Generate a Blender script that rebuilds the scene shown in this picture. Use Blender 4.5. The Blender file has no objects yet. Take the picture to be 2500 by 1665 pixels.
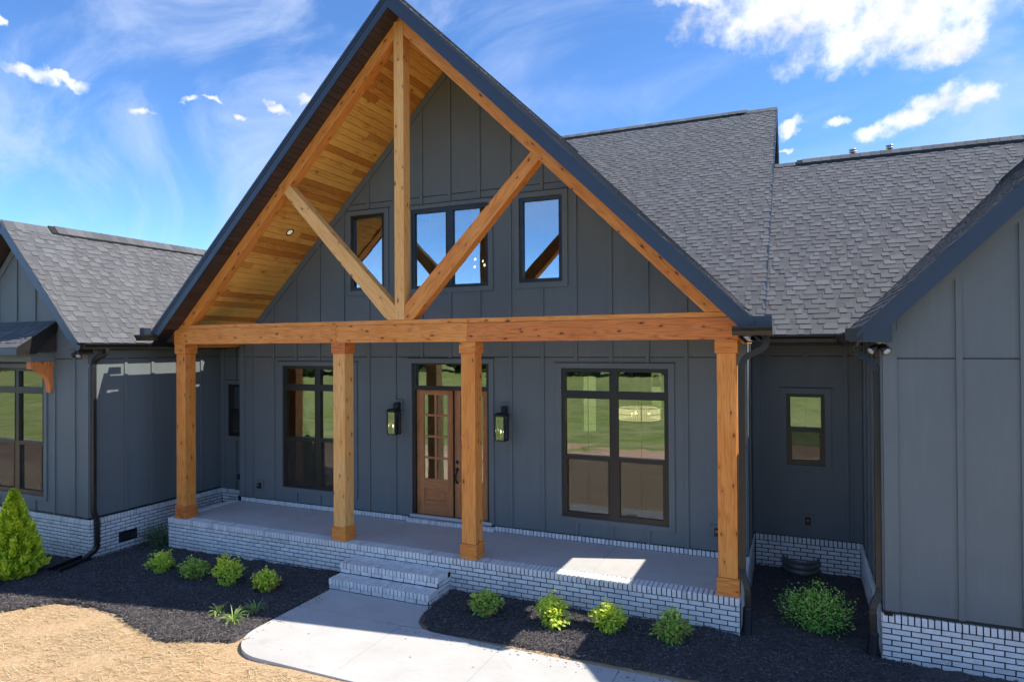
import bpy, math, random
import numpy as np
from mathutils import Vector, Matrix, noise
random.seed(7); rng = np.random.default_rng(7)
SC = bpy.context.scene
COL = SC.collection
# ------------------------------------------------------------------ camera
YAW, PIT, ROL = 0.4157, 0.0081, -0.0059
CAMP = Vector((11.3715, -9.0198, 3.3102))
FPX = 1595.58
cF = Vector((-math.sin(YAW)*math.cos(PIT), math.cos(YAW)*math.cos(PIT), math.sin(PIT)))
_r = Vector((math.cos(YAW), math.sin(YAW), 0)); _u = _r.cross(cF)
cR = _r*math.cos(ROL)+_u*math.sin(ROL); cU = _u*math.cos(ROL)-_r*math.sin(ROL)
cam = bpy.data.cameras.new('camera'); cam.lens = FPX/2500*36; cam.sensor_width = 36
cam.clip_start = 0.1; cam.clip_end = 3000
camo = bpy.data.objects.new('camera', cam); COL.objects.link(camo)
camo.matrix_world = Matrix(((cR.x, cU.x, -cF.x, CAMP.x), (cR.y, cU.y, -cF.y, CAMP.y), (cR.z, cU.z, -cF.z, CAMP.z), (0, 0, 0, 1)))
SC.camera = camo
SC.cycles.adaptive_threshold = 0.02; SC.cycles.max_bounces = 7; SC.cycles.diffuse_bounces = 3; SC.cycles.glossy_bounces = 4; SC.cycles.transmission_bounces = 4; SC.cycles.transparent_max_bounces = 10
# ------------------------------------------------------------------ sun, sky, exposure
SUN = Vector((1.0, 0.345, 1.28)).normalized()
sl = bpy.data.lights.new('sun', 'SUN'); sl.energy = 2.5; sl.angle = math.radians(0.5); sl.color = (1.0, 0.93, 0.82)
so = bpy.data.objects.new('sun', sl); COL.objects.link(so); so.rotation_euler = SUN.to_track_quat('Z', 'Y').to_euler()
so.location = (30, 11, 41)
SC.view_settings.view_transform = 'Standard'; SC.view_settings.look = 'None'
SC.view_settings.exposure = 1.58; SC.view_settings.gamma = 1.0; SC.view_settings.use_curve_mapping = False
W = bpy.data.worlds.new('World'); SC.world = W; W.use_nodes = True
SKY_STRENGTH = 0.107
def build_world():
    nt = W.node_tree; N = nt.nodes; Lk = nt.links; N.clear()
    out = N.new('ShaderNodeOutputWorld')
    sky = N.new('ShaderNodeTexSky'); sky.sky_type = 'NISHITA'; sky.sun_disc = False
    sky.sun_elevation = math.asin(SUN.z); sky.sun_rotation = math.atan2(SUN.x, SUN.y)
    sky.air_density = 0.8; sky.dust_density = 0.0; sky.ozone_density = 5.0; sky.altitude = 2600
    bg = N.new('ShaderNodeBackground'); bg.inputs[1].default_value = SKY_STRENGTH; hs = N.new('ShaderNodeHueSaturation'); hs.inputs['Saturation'].default_value = 1.10; hs.inputs['Value'].default_value = 1.0; Lk.new(sky.outputs[0], hs.inputs['Color']); Lk.new(hs.outputs[0], bg.inputs[0])
    tc = N.new('ShaderNodeTexCoord')
    def math_(op, a, b=None, clamp=False):
        m = N.new('ShaderNodeMath'); m.operation = op; m.use_clamp = clamp
        for i, v in enumerate((a, b)):
            if v is None: continue
            if isinstance(v, (int, float)): m.inputs[i].default_value = v
            else: Lk.new(v, m.inputs[i])
        return m.outputs[0]
    def vm(op, a, b):
        m = N.new('ShaderNodeVectorMath'); m.operation = op; Lk.new(a, m.inputs[0])
        if isinstance(b, tuple): m.inputs[1].default_value = b
        else: Lk.new(b, m.inputs[1])
        return m
    D = tc.outputs['Generated']
    def noise_(scale, detail, rough, vec, dist=0.0):
        n = N.new('ShaderNodeTexNoise'); n.inputs['Scale'].default_value = scale; n.inputs['Detail'].default_value = detail
        n.inputs['Roughness'].default_value = rough; n.inputs['Distortion'].default_value = dist; Lk.new(vec, n.inputs['Vector']); return n
    # cumulus: soft lobes at sky directions, broken up by turbulence
    w1 = noise_(15, 4, .6, D); w2 = noise_(70, 3, .6, D)
    warp = vm('MULTIPLY', vm('SUBTRACT', w1.outputs['Color'], (.5, .5, .5)).outputs[0], (.06, .06, .06))
    warp2 = vm('MULTIPLY', vm('SUBTRACT', w2.outputs['Color'], (.5, .5, .5)).outputs[0], (.012, .012, .012))
    Dw = vm('ADD', vm('ADD', D, warp.outputs[0]).outputs[0], warp2.outputs[0]).outputs[0]
    def cam_dir(px, py): return (cF*FPX + cR*(px-1250) - cU*(py-832.5)).normalized()
    lobes = []
    for px, py, rx, ry, an in [(1960, 10, 300, 95, 2), (2230, 40, 330, 105, -8), (2300, 112, 140, 44, -16), (1700, 0, 100, 22, 8),
            (2130, 318, 50, 25, -8), (2245, 262, 130, 27, -24), (2375, 230, 85, 30, -22), (1930, 308, 36, 18, -20), (2040, 286, 34, 15, -8), (1915, 362, 18, 7, 0),
            (75, 176, 75, 22, 6), (150, 192, 55, 13, 14), (352, 279, 34, 13, 6), (462, 246, 26, 10, 10), (512, 248, 28, 6, 4), (582, 276, 18, 8, 0), (668, 268, 26, 13, 0), (735, 243, 24, 13, 0), (0, 38, 14, 16, 0)]:
        c = cam_dir(px, py); e1 = (cam_dir(px+5, py)-cam_dir(px-5, py))/10; e2 = (cam_dir(px, py+5)-cam_dir(px, py-5))/10
        ca, sa = math.cos(math.radians(an)), math.sin(math.radians(an))
        f1 = (e1*ca+e2*sa); f2 = (e2*ca-e1*sa); l1 = f1.length*rx; l2 = f2.length*ry
        lobes.append((c, f1.normalized(), l1, f2.normalized(), l2))
    rr = random.Random(3)
    for i in range(14):   # the rest of the sky carries the same fair-weather cumulus
        az = rr.uniform(0, 2*math.pi); el = math.radians(rr.choice([4, 6, 8, 10, 13, 17, 22, 30, 40]))
        c = Vector((math.cos(az)*math.cos(el), math.sin(az)*math.cos(el), math.sin(el)))
        if c.dot(cF) > .72: continue
        h = Vector((-math.sin(az), math.cos(az), 0)); v = c.cross(h)
        s = rr.uniform(.03, .11); lobes.append((c, h, s, v, s*rr.uniform(.25, .5)))
    acc = None
    for c, h, a, v, b in lobes:
        q = vm('SUBTRACT', Dw, tuple(c)).outputs[0]
        x = vm('DOT_PRODUCT', q, tuple(h/a)).outputs['Value']; y = vm('DOT_PRODUCT', q, tuple(v/b)).outputs['Value']
        ym = N.new('ShaderNodeMath'); ym.operation = 'MULTIPLY'; Lk.new(y, ym.inputs[0]); Lk.new(y, ym.inputs[1])
        s2m = N.new('ShaderNodeMath'); s2m.operation = 'MULTIPLY_ADD'; Lk.new(x, s2m.inputs[0]); Lk.new(x, s2m.inputs[1]); Lk.new(ym.outputs[0], s2m.inputs[2]); s2 = s2m.outputs[0]
        acc = s2 if acc is None else math_('MINIMUM', acc, s2)
    acc = math_('SUBTRACT', 1.25, acc)
    puff = noise_(34, 6, .62, D)
    dens = math_('ADD', math_('MAXIMUM', acc, -1.0), math_('MULTIPLY', math_('SUBTRACT', puff.outputs[0], .5), 2.6))
    mr = N.new('ShaderNodeMapRange'); mr.interpolation_type = 'SMOOTHSTEP'; Lk.new(dens, mr.inputs[0]); mr.inputs[1].default_value = -.15; mr.inputs[2].default_value = 1.6
    cum = mr.outputs[0]
    # cirrus: stretched veils over the whole dome
    mp = N.new('ShaderNodeMapping'); mp.inputs['Rotation'].default_value = (.25, .5, .75); mp.inputs['Scale'].default_value = (1.1, 4.2, 3.4); Lk.new(D, mp.inputs[0])
    ci = noise_(1.7, 6, .58, mp.outputs[0], .9)
    cr_ = N.new('ShaderNodeMapRange'); cr_.interpolation_type = 'SMOOTHSTEP'; Lk.new(ci.outputs[0], cr_.inputs[0]); cr_.inputs[1].default_value = .40; cr_.inputs[2].default_value = .70; cr_.inputs[4].default_value = .55
    cbg = N.new('ShaderNodeBackground'); cbg.inputs[0].default_value = (1.0, 1.0, 1.0, 1); cbg.inputs[1].default_value = .66
    sm = N.new('ShaderNodeMapRange'); Lk.new(w1.outputs[0], sm.inputs[0]); sm.inputs[1].default_value = .3; sm.inputs[2].default_value = .6; sm.inputs[3].default_value = .30; sm.inputs[4].default_value = .44; Lk.new(sm.outputs[0], cbg.inputs[1])
    vbg = N.new('ShaderNodeBackground'); vbg.inputs[0].default_value = (.62, .74, 1.0, 1); vbg.inputs[1].default_value = .40
    m1 = N.new('ShaderNodeMixShader'); Lk.new(cr_.outputs[0], m1.inputs[0]); Lk.new(bg.outputs[0], m1.inputs[1]); Lk.new(vbg.outputs[0], m1.inputs[2])
    m2 = N.new('ShaderNodeMixShader'); Lk.new(cum, m2.inputs[0]); Lk.new(m1.outputs[0], m2.inputs[1]); Lk.new(cbg.outputs[0], m2.inputs[2])
    Lk.new(m2.outputs[0], out.inputs[0])
build_world()
W.cycles.sampling_method = 'MANUAL'; W.cycles.sample_map_resolution = 256

# ------------------------------------------------------------------ mesh helpers
class MB:
    def __init__(s): s.v = []; s.f = []; s.r = []; s.uv = []
    def poly(s, pts, faces, rnd=0.5, long=None):
        b = len(s.v); s.v += [tuple(p) for p in pts]
        for f in faces:
            s.f.append(tuple(b+i for i in f)); s.r.append(rnd)
            P = [Vector(pts[i]) for i in f]
            n = (P[1]-P[0]).cross(P[2]-P[0])
            if n.length < 1e-9 and len(P) > 3: n = (P[2]-P[0]).cross(P[3]-P[0])
            n = n.normalized() if n.length > 1e-12 else Vector((0, 0, 1))
            L = Vector(long) if long is not None else Vector((1, 0, 0))
            if abs(n.dot(L)) > .9: L = Vector((0, 1, 0)) if abs(n.y) < .9 else Vector((0, 0, 1))
            else: L = (L-n*n.dot(L)).normalized()
            T = n.cross(L)
            s.uv.append([(p.dot(L), p.dot(T)) for p in P])
    HX = [(0, 3, 2, 1), (4, 5, 6, 7), (0, 1, 5, 4), (1, 2, 6, 5), (2, 3, 7, 6), (3, 0, 4, 7)]
    def hexa(s, p, rnd=.5, long=None): s.poly(p, MB.HX, rnd, long)
    def box(s, x0, x1, y0, y1, z0, z1, rnd=.5, long=None):
        s.hexa([(x0, y0, z0), (x1, y0, z0), (x1, y1, z0), (x0, y1, z0), (x0, y0, z1), (x1, y0, z1), (x1, y1, z1), (x0, y1, z1)], rnd, long)
    def prism(s, base, vec, rnd=.5, long=None):
        base = [Vector(p) for p in base]; vec = Vector(vec); n = len(base)
        pts = base+[p+vec for p in base]
        s.poly(pts, [tuple(reversed(range(n))), tuple(range(n, 2*n))]+[(i, (i+1) % n, n+(i+1) % n, n+i) for i in range(n)], rnd, long)
    def xz(s, poly, y0, y1, rnd=.5, long=None): s.prism([(x, y0, z) for x, z in poly], (0, y1-y0, 0), rnd, long)
    def yz(s, poly, x0, x1, rnd=.5, long=None): s.prism([(x0, y, z) for y, z in poly], (x1-x0, 0, 0), rnd, long)
    def lathe(s, c, prof, seg=16, rnd=.5, axis=None, cap=True):
        """prof: list of (radius, height) along axis"""
        A = Vector(axis or (0, 0, 1)).normalized(); B = A.orthogonal().normalized(); Cc = A.cross(B); c = Vector(c); b = len(prof)
        pts = []
        for r, h in prof:
            for k in range(seg):
                t = 2*math.pi*k/seg; pts.append(c+A*h+(B*math.cos(t)+Cc*math.sin(t))*r)
        fs = [(i*seg+k, i*seg+(k+1) % seg, (i+1)*seg+(k+1) % seg, (i+1)*seg+k) for i in range(b-1) for k in range(seg)]
        if cap: fs += [tuple(reversed(range(seg))), tuple(range((b-1)*seg, b*seg))]
        s.poly(pts, fs, rnd)
    def tube(s, path, rad, seg=8, rnd=.5, sq=None, ridge=0.0, up=(0, 0, 1)):
        """round tube (rad may be a list) or rectangular tube when sq=(w,h)"""
        P = [Vector(p) for p in path]; n = len(P); pts = []
        prevN = None
        for i, p in enumerate(P):
            t = (P[min(i+1, n-1)]-P[max(i-1, 0)]).normalized()
            if prevN is None:
                U_ = Vector(up); Nn = (U_-t*U_.dot(t)); Nn = Nn.normalized() if Nn.length > 1e-4 else t.orthogonal().normalized()
            else: Nn = (prevN-t*prevN.dot(t)).normalized()
            prevN = Nn; Bn = t.cross(Nn)
            if sq:
                w, h = sq[0]/2, sq[1]/2
                k = 1+(ridge if i % 2 else 0); cs = [(w*k, h*k), (-w*k, h*k), (-w*k, -h*k), (w*k, -h*k)]
                for a, b_ in cs: pts.append(p+Bn*a+Nn*b_)
            else:
                r = rad[i] if isinstance(rad, (list, tuple)) else rad
                for k in range(seg):
                    a = 2*math.pi*k/seg; pts.append(p+(Bn*math.cos(a)+Nn*math.sin(a))*r)
        sg = 4 if sq else seg
        fs = [(i*sg+k, i*sg+(k+1) % sg, (i+1)*sg+(k+1) % sg, (i+1)*sg+k) for i in range(n-1) for k in range(sg)]
        fs += [tuple(reversed(range(sg))), tuple(range((n-1)*sg, n*sg))]
        s.poly(pts, fs, rnd, (P[-1]-P[0]).normalized())
def mesh_of(name, mb, mat=None, smooth=False):
    me = bpy.data.meshes.new(name); me.from_pydata(mb.v, [], mb.f)
    a = me.attributes.new('rnd', 'FLOAT', 'FACE'); a.data.foreach_set('value', np.array(mb.r, dtype=np.float32))
    if mb.uv:
        ul = me.uv_layers.new(name='grain'); ul.data.foreach_set('uv', np.array([c for f in mb.uv for p in f for c in p], dtype=np.float32))
    if smooth: me.polygons.foreach_set('use_smooth', [True]*len(me.polygons))
    if mat: me.materials.append(mat)
    me.update(); return me
PINV = {}
def link(o, parent=None):
    COL.objects.link(o)
    if parent is not None:
        o.parent = parent
        if parent.type == 'EMPTY': o.matrix_parent_inverse = Matrix.Translation(-parent.location)
    return o
def obj(name, mb, mat, parent=None, smooth=False, label=None, kind=None):
    o = bpy.data.objects.new(name, mesh_of(name, mb, mat, smooth)); link(o, parent)
    if label: o['label'] = label
    if kind: o['kind'] = kind
    return o
def thing(name, label, cat, loc, group=None):
    o = bpy.data.objects.new(name, None); COL.objects.link(o); o.location = loc; o.empty_display_size = .1
    o['label'] = label; o['category'] = cat
    if group: o['group'] = group
    return o
def tag(o, label, cat, group=None):
    o['label'] = label; o['category'] = cat
    if group: o['group'] = group
    return o
def proj(p):
    q = Vector(p)-CAMP; z = q.dot(cF)
    if z < .2: return None
    return (1250+FPX*q.dot(cR)/z, 832.5-FPX*q.dot(cU)/z, z)
GX, GS, GAPEX = 5.39, 0.985, 9.03          # porch gable: centre, slope, top of roof at the ridge
def hidden_by_gable(p):
    q = Vector(p)
    if q.y < .3: return False
    t = (-.3-CAMP.y)/(q.y-CAMP.y); x = CAMP.x+(q.x-CAMP.x)*t; z = CAMP.z+(q.z-CAMP.z)*t
    return 3.4 < z < GAPEX-GS*abs(x-GX)
def score(M, mesh_key=None):
    c = M.translation; p = proj(c)
    if p is None or not (-20 < p[0] < 2520 and -20 < p[1] < 1685) or hidden_by_gable(c): return 0
    n = M.to_3x3() @ Vector((0, 0, 1)); nl = n.length
    d = (CAMP-c).normalized()
    s = M.to_3x3(); a = abs((s@Vector((1, 0, 0))).cross(s@Vector((0, 1, 0))).dot(d))+abs((s@Vector((1, 0, 0))).cross(s@Vector((0, 0, 1))).dot(d))+abs((s@Vector((0, 1, 0))).cross(s@Vector((0, 0, 1))).dot(d))
    return a*(FPX/p[2])**2
def place_pieces(name, lst, variants, limit, stuff_name, stuff_parent_default):
    """lst of (variant, matrix, parent). The pieces that show largest become objects; the others are joined per parent."""
    sc = sorted(range(len(lst)), key=lambda i: -score(lst[i][1]))
    single = set(sc[:limit]); rest = {}
    for i, (k, M, par) in enumerate(lst):
        if i in single and score(M) > 0:
            o = bpy.data.objects.new(name, variants[k][0]); link(o, par); o.matrix_world = M if par is None else M
            o.matrix_basis = M
        else: rest.setdefault(par, []).append((k, M))
    for par, ls in rest.items():
        V = []; Fs = []; Rr = []; b = 0
        for k, M in ls:
            me, vs, fs, r = variants[k]
            A = np.array(M.to_3x3()); t = np.array(M.translation)
            V.append(vs@A.T+t); Fs += [tuple(b+j for j in f) for f in fs]; Rr += [r]*len(fs); b += len(vs)
        mb = MB(); mb.v = np.concatenate(V).tolist(); mb.f = Fs; mb.r = Rr
        obj(stuff_name, mb, variants[0][0].materials[0], par, kind='stuff')

# ------------------------------------------------------------------ materials
def mat(name, nodes_fn=None, base=(.5, .5, .5), rough=.6, metal=0.0, spec=.5, emit=None, emit_s=0):
    m = bpy.data.materials.new(name); m.use_nodes = True; nt = m.node_tree
    bs = nt.nodes['Principled BSDF']; bs.inputs['Base Color'].default_value = (*base, 1); bs.inputs['Roughness'].default_value = rough
    bs.inputs['Metallic'].default_value = metal; bs.inputs['Specular IOR Level'].default_value = spec
    if emit: bs.inputs['Emission Color'].default_value = (*emit, 1); bs.inputs['Emission Strength'].default_value = emit_s
    if nodes_fn: nodes_fn(nt, bs)
    return m
class NT:
    def __init__(s, nt): s.nt = nt; s.N = nt.nodes; s.L = nt.links
    def new(s, t, **k):
        n = s.N.new(t)
        for a, v in k.items(): setattr(n, a, v)
        return n
    def set(s, n, i, v):
        if hasattr(v, 'is_linked') or hasattr(v, 'links'): s.L.new(v, n.inputs[i])
        else: n.inputs[i].default_value = v
    def noise(s, vec, scale, detail=4, rough=.55, dist=0.0):
        n = s.new('ShaderNodeTexNoise'); s.set(n, 'Scale', scale); s.set(n, 'Detail', detail); s.set(n, 'Roughness', rough); s.set(n, 'Distortion', dist)
        if vec is not None: s.L.new(vec, n.inputs['Vector'])
        return n.outputs[0]
    def math(s, op, a, b=0.0, clamp=False):
        n = s.new('ShaderNodeMath', operation=op, use_clamp=clamp); s.set(n, 0, a); s.set(n, 1, b); return n.outputs[0]
    def ramp(s, fac, stops):
        n = s.new('ShaderNodeValToRGB'); e = n.color_ramp.elements
        while len(e) > 1: e.remove(e[-1])
        for i, (p, c) in enumerate(stops):
            x = e[0] if i == 0 else e.new(p); x.position = p; x.color = (*c, 1) if len(c) == 3 else c
        s.L.new(fac, n.inputs[0]); return n.outputs[0]
    def mix(s, fac, a, b, blend='MIX'):
        n = s.new('ShaderNodeMix', data_type='RGBA', blend_type=blend); s.set(n, 0, fac)
        for i, v in ((6, a), (7, b)):
            if isinstance(v, tuple): n.inputs[i].default_value = (*v, 1) if len(v) == 3 else v
            else: s.L.new(v, n.inputs[i])
        return n.outputs[2]
    def maprange(s, v, a, b, c=0.0, d=1.0, smooth=False):
        n = s.new('ShaderNodeMapRange', interpolation_type='SMOOTHSTEP' if smooth else 'LINEAR'); s.L.new(v, n.inputs[0])
        for i, x in enumerate((a, b, c, d)): n.inputs[i+1].default_value = x
        return n.outputs[0]
    def attr(s, name='rnd'): n = s.new('ShaderNodeAttribute', attribute_name=name); return n.outputs['Fac']
    def pos(s): return s.new('ShaderNodeNewGeometry').outputs['Position']
    def mapping(s, vec, scale, loc=(0, 0, 0)):
        n = s.new('ShaderNodeMapping'); n.inputs['Scale'].default_value = scale; n.inputs['Location'].default_value = loc; s.L.new(vec, n.inputs[0]); return n.outputs[0]
    def comb(s, x, y, z):
        n = s.new('ShaderNodeCombineXYZ'); s.set(n, 0, x); s.set(n, 1, y); s.set(n, 2, z); return n.outputs[0]
    def sep(s, v): n = s.new('ShaderNodeSeparateXYZ'); s.L.new(v, n.inputs[0]); return n.outputs
    def bump(s, h, strength, dist, bs):
        n = s.new('ShaderNodeBump'); n.inputs['Strength'].default_value = strength; n.inputs['Distance'].default_value = dist
        s.L.new(h, n.inputs['Height']); s.L.new(n.outputs[0], bs.inputs['Normal'])
def wood_nodes(pale, mid, dark, knot=(.06, .018, .007), ksc=1.0, kthr=.11, across=1.0, tint=.38, grain_amt=.5):
    def fn(nt, bs):
        t = NT(nt); r = t.attr()
        uv = t.new('ShaderNodeUVMap', uv_map='grain').outputs[0]; u, v, _ = t.sep(uv)
        off = t.math('MULTIPLY', r, 61.0)
        # knots displace the grain
        kv = t.comb(t.math('ADD', t.math('MULTIPLY', u, 2.6*ksc), off), t.math('ADD', t.math('MULTIPLY', v, 6.0*ksc), off), 0.0)
        vo = t.new('ShaderNodeTexVoronoi', feature='F1', voronoi_dimensions='2D'); t.L.new(kv, vo.inputs['Vector']); vo.inputs['Scale'].default_value = 1.0; vo.inputs['Randomness'].default_value = 1.0
        kd = vo.outputs['Distance']; krnd = t.sep(vo.outputs['Color'])[0]
        ksize = t.maprange(krnd, .35, 1.0, 0.0, kthr)
        kfac = t.math('SUBTRACT', 1.0, t.math('DIVIDE', kd, t.math('ADD', ksize, .001)), True)
        kmask = t.math('MULTIPLY', t.maprange(kfac, .0, .8, 0, 1, True), .92)
        halo = t.maprange(kd, .0, .34, 1.0, 0.0, True)
        halo = t.math('MULTIPLY', halo, t.math('GREATER_THAN', krnd, .45))
        wv = t.math('ADD', t.math('MULTIPLY', v, 1.0), t.math('MULTIPLY', halo, .018))
        gv = t.comb(t.math('ADD', t.math('MULTIPLY', u, .55), off), t.math('ADD', t.math('MULTIPLY', wv, 9.0*across), off), 0.0)
        big = t.noise(gv, 1.6, 3, .5, .35)
        rings = t.math('SINE', t.math('MULTIPLY', big, 46.0))
        rings = t.maprange(rings, -.2, 1.0, 0, 1, True)
        fv = t.comb(t.math('ADD', t.math('MULTIPLY', u, 3.0), off), t.math('MULTIPLY', v, 160.0), off)
        fine = t.noise(fv, 1.0, 4, .6)
        soft = t.noise(t.comb(t.math('ADD', t.math('MULTIPLY', u, .9), off), t.math('MULTIPLY', v, 3.0), off), 1.5, 3, .5)
        c = t.mix(t.maprange(soft, .3, .7), pale, mid)
        c = t.mix(t.math('MULTIPLY', rings, grain_amt), c, dark)
        c = t.mix(t.maprange(fine, .35, .75, 0, .22), c, dark)
        tn = t.maprange(r, 0, 1, -tint, tint)
        c = t.mix(t.math('MAXIMUM', tn, 0.0), c, dark)
        c = t.mix(t.math('MAXIMUM', t.math('MULTIPLY', tn, -1.0), 0.0), c, pale)
        c = t.mix(t.math('MULTIPLY', halo, .35), c, dark)
        c = t.mix(kmask, c, knot)
        t.L.new(c, bs.inputs['Base Color']); bs.inputs['Roughness'].default_value = .55; bs.inputs['Specular IOR Level'].default_value = .35
        t.bump(t.math('ADD', t.math('MULTIPLY', fine, .6), t.math('MULTIPLY', rings, .3)), .25, .004, bs)
    return fn
M = {}
M['cedar'] = mat('cedar', wood_nodes((.92, .375, .085), (.82, .27, .042), (.48, .115, .017), ksc=1.2, kthr=.18))
M['cedar_red'] = mat('cedar_red', wood_nodes((.80, .28, .07), (.70, .20, .038), (.42, .09, .016), ksc=1.3, kthr=.19))
M['cedar_light'] = mat('cedar_light', wood_nodes((.96, .54, .19), (.90, .43, .115), (.64, .235, .045), ksc=1.2, kthr=.17))
M['pine'] = mat('pine', wood_nodes((.99, .54, .125), (.97, .44, .075), (.54, .165, .02), knot=(.09, .022, .006), ksc=.75, kthr=.105, across=.8, tint=.72, grain_amt=.55))
M['walnut'] = mat('walnut', wood_nodes((.58, .255, .095), (.48, .19, .066), (.28, .09, .03), ksc=.5, kthr=.05, tint=.2, grain_amt=.35))
def siding_fn(nt, bs):
    t = NT(nt); p = t.pos()
    n = t.noise(t.mapping(p, (1, 1, .35)), 90, 3, .6); n2 = t.noise(p, .9, 4, .6); n3 = t.noise(t.mapping(p, (6, 6, .5)), 3, 3, .5)
    c = t.mix(t.maprange(n2, .3, .7), (.146, .170, .173), (.165, .189, .191)); c = t.mix(t.maprange(n3, .45, .8, 0, .3), c, (.187, .208, .209)); c = t.mix(t.maprange(t.attr(), 0, 1, 0, .22), c, (.125, .142, .142)); n9 = t.noise(t.mapping(p, (9, 9, .8)), 2.0, 4, .7); c = t.mix(t.maprange(n9, .58, .8, 0, .25), c, (.24, .24, .225))
    t.L.new(c, bs.inputs['Base Color']); bs.inputs['Roughness'].default_value = .55; bs.inputs['Specular IOR Level'].default_value = .3
    gr = t.noise(t.mapping(p, (26, 26, 1.2)), 2.2, 4, .6, .6); t.bump(t.math('ADD', n, t.math('MULTIPLY', gr, 1.2)), .28, .003, bs)
M['siding'] = mat('siding', siding_fn)
M['flashing'] = mat('flashing', base=(.006, .007, .008), rough=.5)
def metal_fn(c1, c2):
    def fn(nt, bs):
        t = NT(nt); n = t.noise(t.pos(), 2.5, 4, .6); t.L.new(t.mix(t.maprange(n, .3, .7), c1, c2), bs.inputs['Base Color'])
        r = t.noise(t.pos(), 14, 3, .6); t.L.new(t.maprange(r, .3, .7, .28, .42), bs.inputs['Roughness'])
    return fn
M['fascia'] = mat('fascia', metal_fn((.025, .038, .064), (.030, .044, .072)), spec=.6)  # dark metal; the blue of the reflected sky is painted into its base colour
M['gutter'] = mat('gutter', metal_fn((.014, .013, .012), (.022, .020, .018)), spec=.6)
M['plastic'] = mat('plastic', metal_fn((.006, .006, .007), (.013, .013, .014)), spec=.5)
def soffit_fn(nt, bs):
    t = NT(nt); r = t.attr(); n = t.noise(t.pos(), 6, 3, .5)
    c = t.mix(r, (.042, .029, .026), (.062, .044, .039)); c = t.mix(t.maprange(n, .4, .7, 0, .4), c, (.075, .055, .05)); t.L.new(c, bs.inputs['Base Color'])
M['soffit'] = mat('soffit', soffit_fn, rough=.5)
M['frame'] = mat('frame', metal_fn((.016, .015, .013), (.021, .019, .016)), spec=.5)
M['iron'] = mat('iron', base=(.012, .012, .013), rough=.45)
def glass_fn(refl, tint):
    def fn(nt, bs):
        t = NT(nt); N = t.N; out = [n for n in N if n.type == 'OUTPUT_MATERIAL'][0]
        g = t.new('ShaderNodeBsdfGlossy'); g.inputs['Roughness'].default_value = 0.004; g.inputs['Color'].default_value = (.84, .93, 1.0, 1)
        tr = t.new('ShaderNodeBsdfTransparent'); tr.inputs['Color'].default_value = (*tint, 1)
        fr = t.new('ShaderNodeFresnel'); fr.inputs['IOR'].default_value = 1.5
        f = t.math('ADD', fr.outputs[0], refl, True)
        w = t.noise(t.mapping(t.pos(), (1, 1, .6)), 1.9, 2, .4); bp = t.new('ShaderNodeBump'); bp.inputs['Strength'].default_value = .10; bp.inputs['Distance'].default_value = .02
        t.L.new(w, bp.inputs['Height']); t.L.new(bp.outputs[0], g.inputs['Normal'])
        mx = t.new('ShaderNodeMixShader'); t.L.new(f, mx.inputs[0]); t.L.new(tr.outputs[0], mx.inputs[1]); t.L.new(g.outputs[0], mx.inputs[2]); t.L.new(mx.outputs[0], out.inputs[0])
    return fn
M['glass'] = mat('glass', glass_fn(.32, (.8, .85, .8)))
M['glass_thin'] = mat('glass_thin', glass_fn(.20, (.92, .95, .92)))
def screen_fn(nt, bs):
    t = NT(nt); out = [n for n in t.N if n.type == 'OUTPUT_MATERIAL'][0]
    d = t.new('ShaderNodeBsdfDiffuse'); d.inputs['Color'].default_value = (.085, .072, .06, 1); tr = t.new('ShaderNodeBsdfTransparent')
    mx = t.new('ShaderNodeMixShader'); mx.inputs[0].default_value = .34; t.L.new(tr.outputs[0], mx.inputs[1]); t.L.new(d.outputs[0], mx.inputs[2]); t.L.new(mx.outputs[0], out.inputs[0])
M['screen'] = mat('screen', screen_fn)
def brick_fn(nt, bs):
    t = NT(nt); r = t.attr(); p = t.pos()
    n1 = t.noise(p, 9, 5, .65); n2 = t.noise(p, 60, 4, .7); n3 = t.noise(p, 2.2, 3, .6)
    c = t.mix(r, (.67, .66, .64), (.88, .868, .838)); c = t.mix(t.maprange(n1, .42, .72, 0, .45), c, (.58, .57, .56))
    sp = t.math('MULTIPLY', t.maprange(n2, .5, .66, 0, 1), t.maprange(r, .0, .13, .85, .10)); c = t.mix(sp, c, (.13, .12, .12))
    c = t.mix(t.math('MULTIPLY', t.math('GREATER_THAN', r, .95), .35), c, (.34, .28, .24)); c = t.mix(t.maprange(n3, .55, .8, 0, .35), c, (.50, .47, .41)); zz = t.sep(p)[2]; sp2 = t.math('MULTIPLY', t.maprange(zz, -.62, -.34, .55, 0), t.maprange(n1, .3, .65, .2, 1)); c = t.mix(sp2, c, (.30, .25, .20))
    t.L.new(c, bs.inputs['Base Color']); bs.inputs['Roughness'].default_value = .85; bs.inputs['Specular IOR Level'].default_value = .2
    t.bump(t.math('ADD', n2, t.math('MULTIPLY', n1, .6)), .5, .004, bs)
M['brick'] = mat('brick', brick_fn)
def mortar_fn(nt, bs):
    t = NT(nt); n = t.noise(t.pos(), 40, 4, .7); t.L.new(t.mix(t.maprange(n, .35, .7), (.010, .0105, .012), (.045, .046, .05)), bs.inputs['Base Color']); t.bump(n, .6, .004, bs)
M['mortar'] = mat('mortar', mortar_fn, rough=.95, spec=.1)
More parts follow.
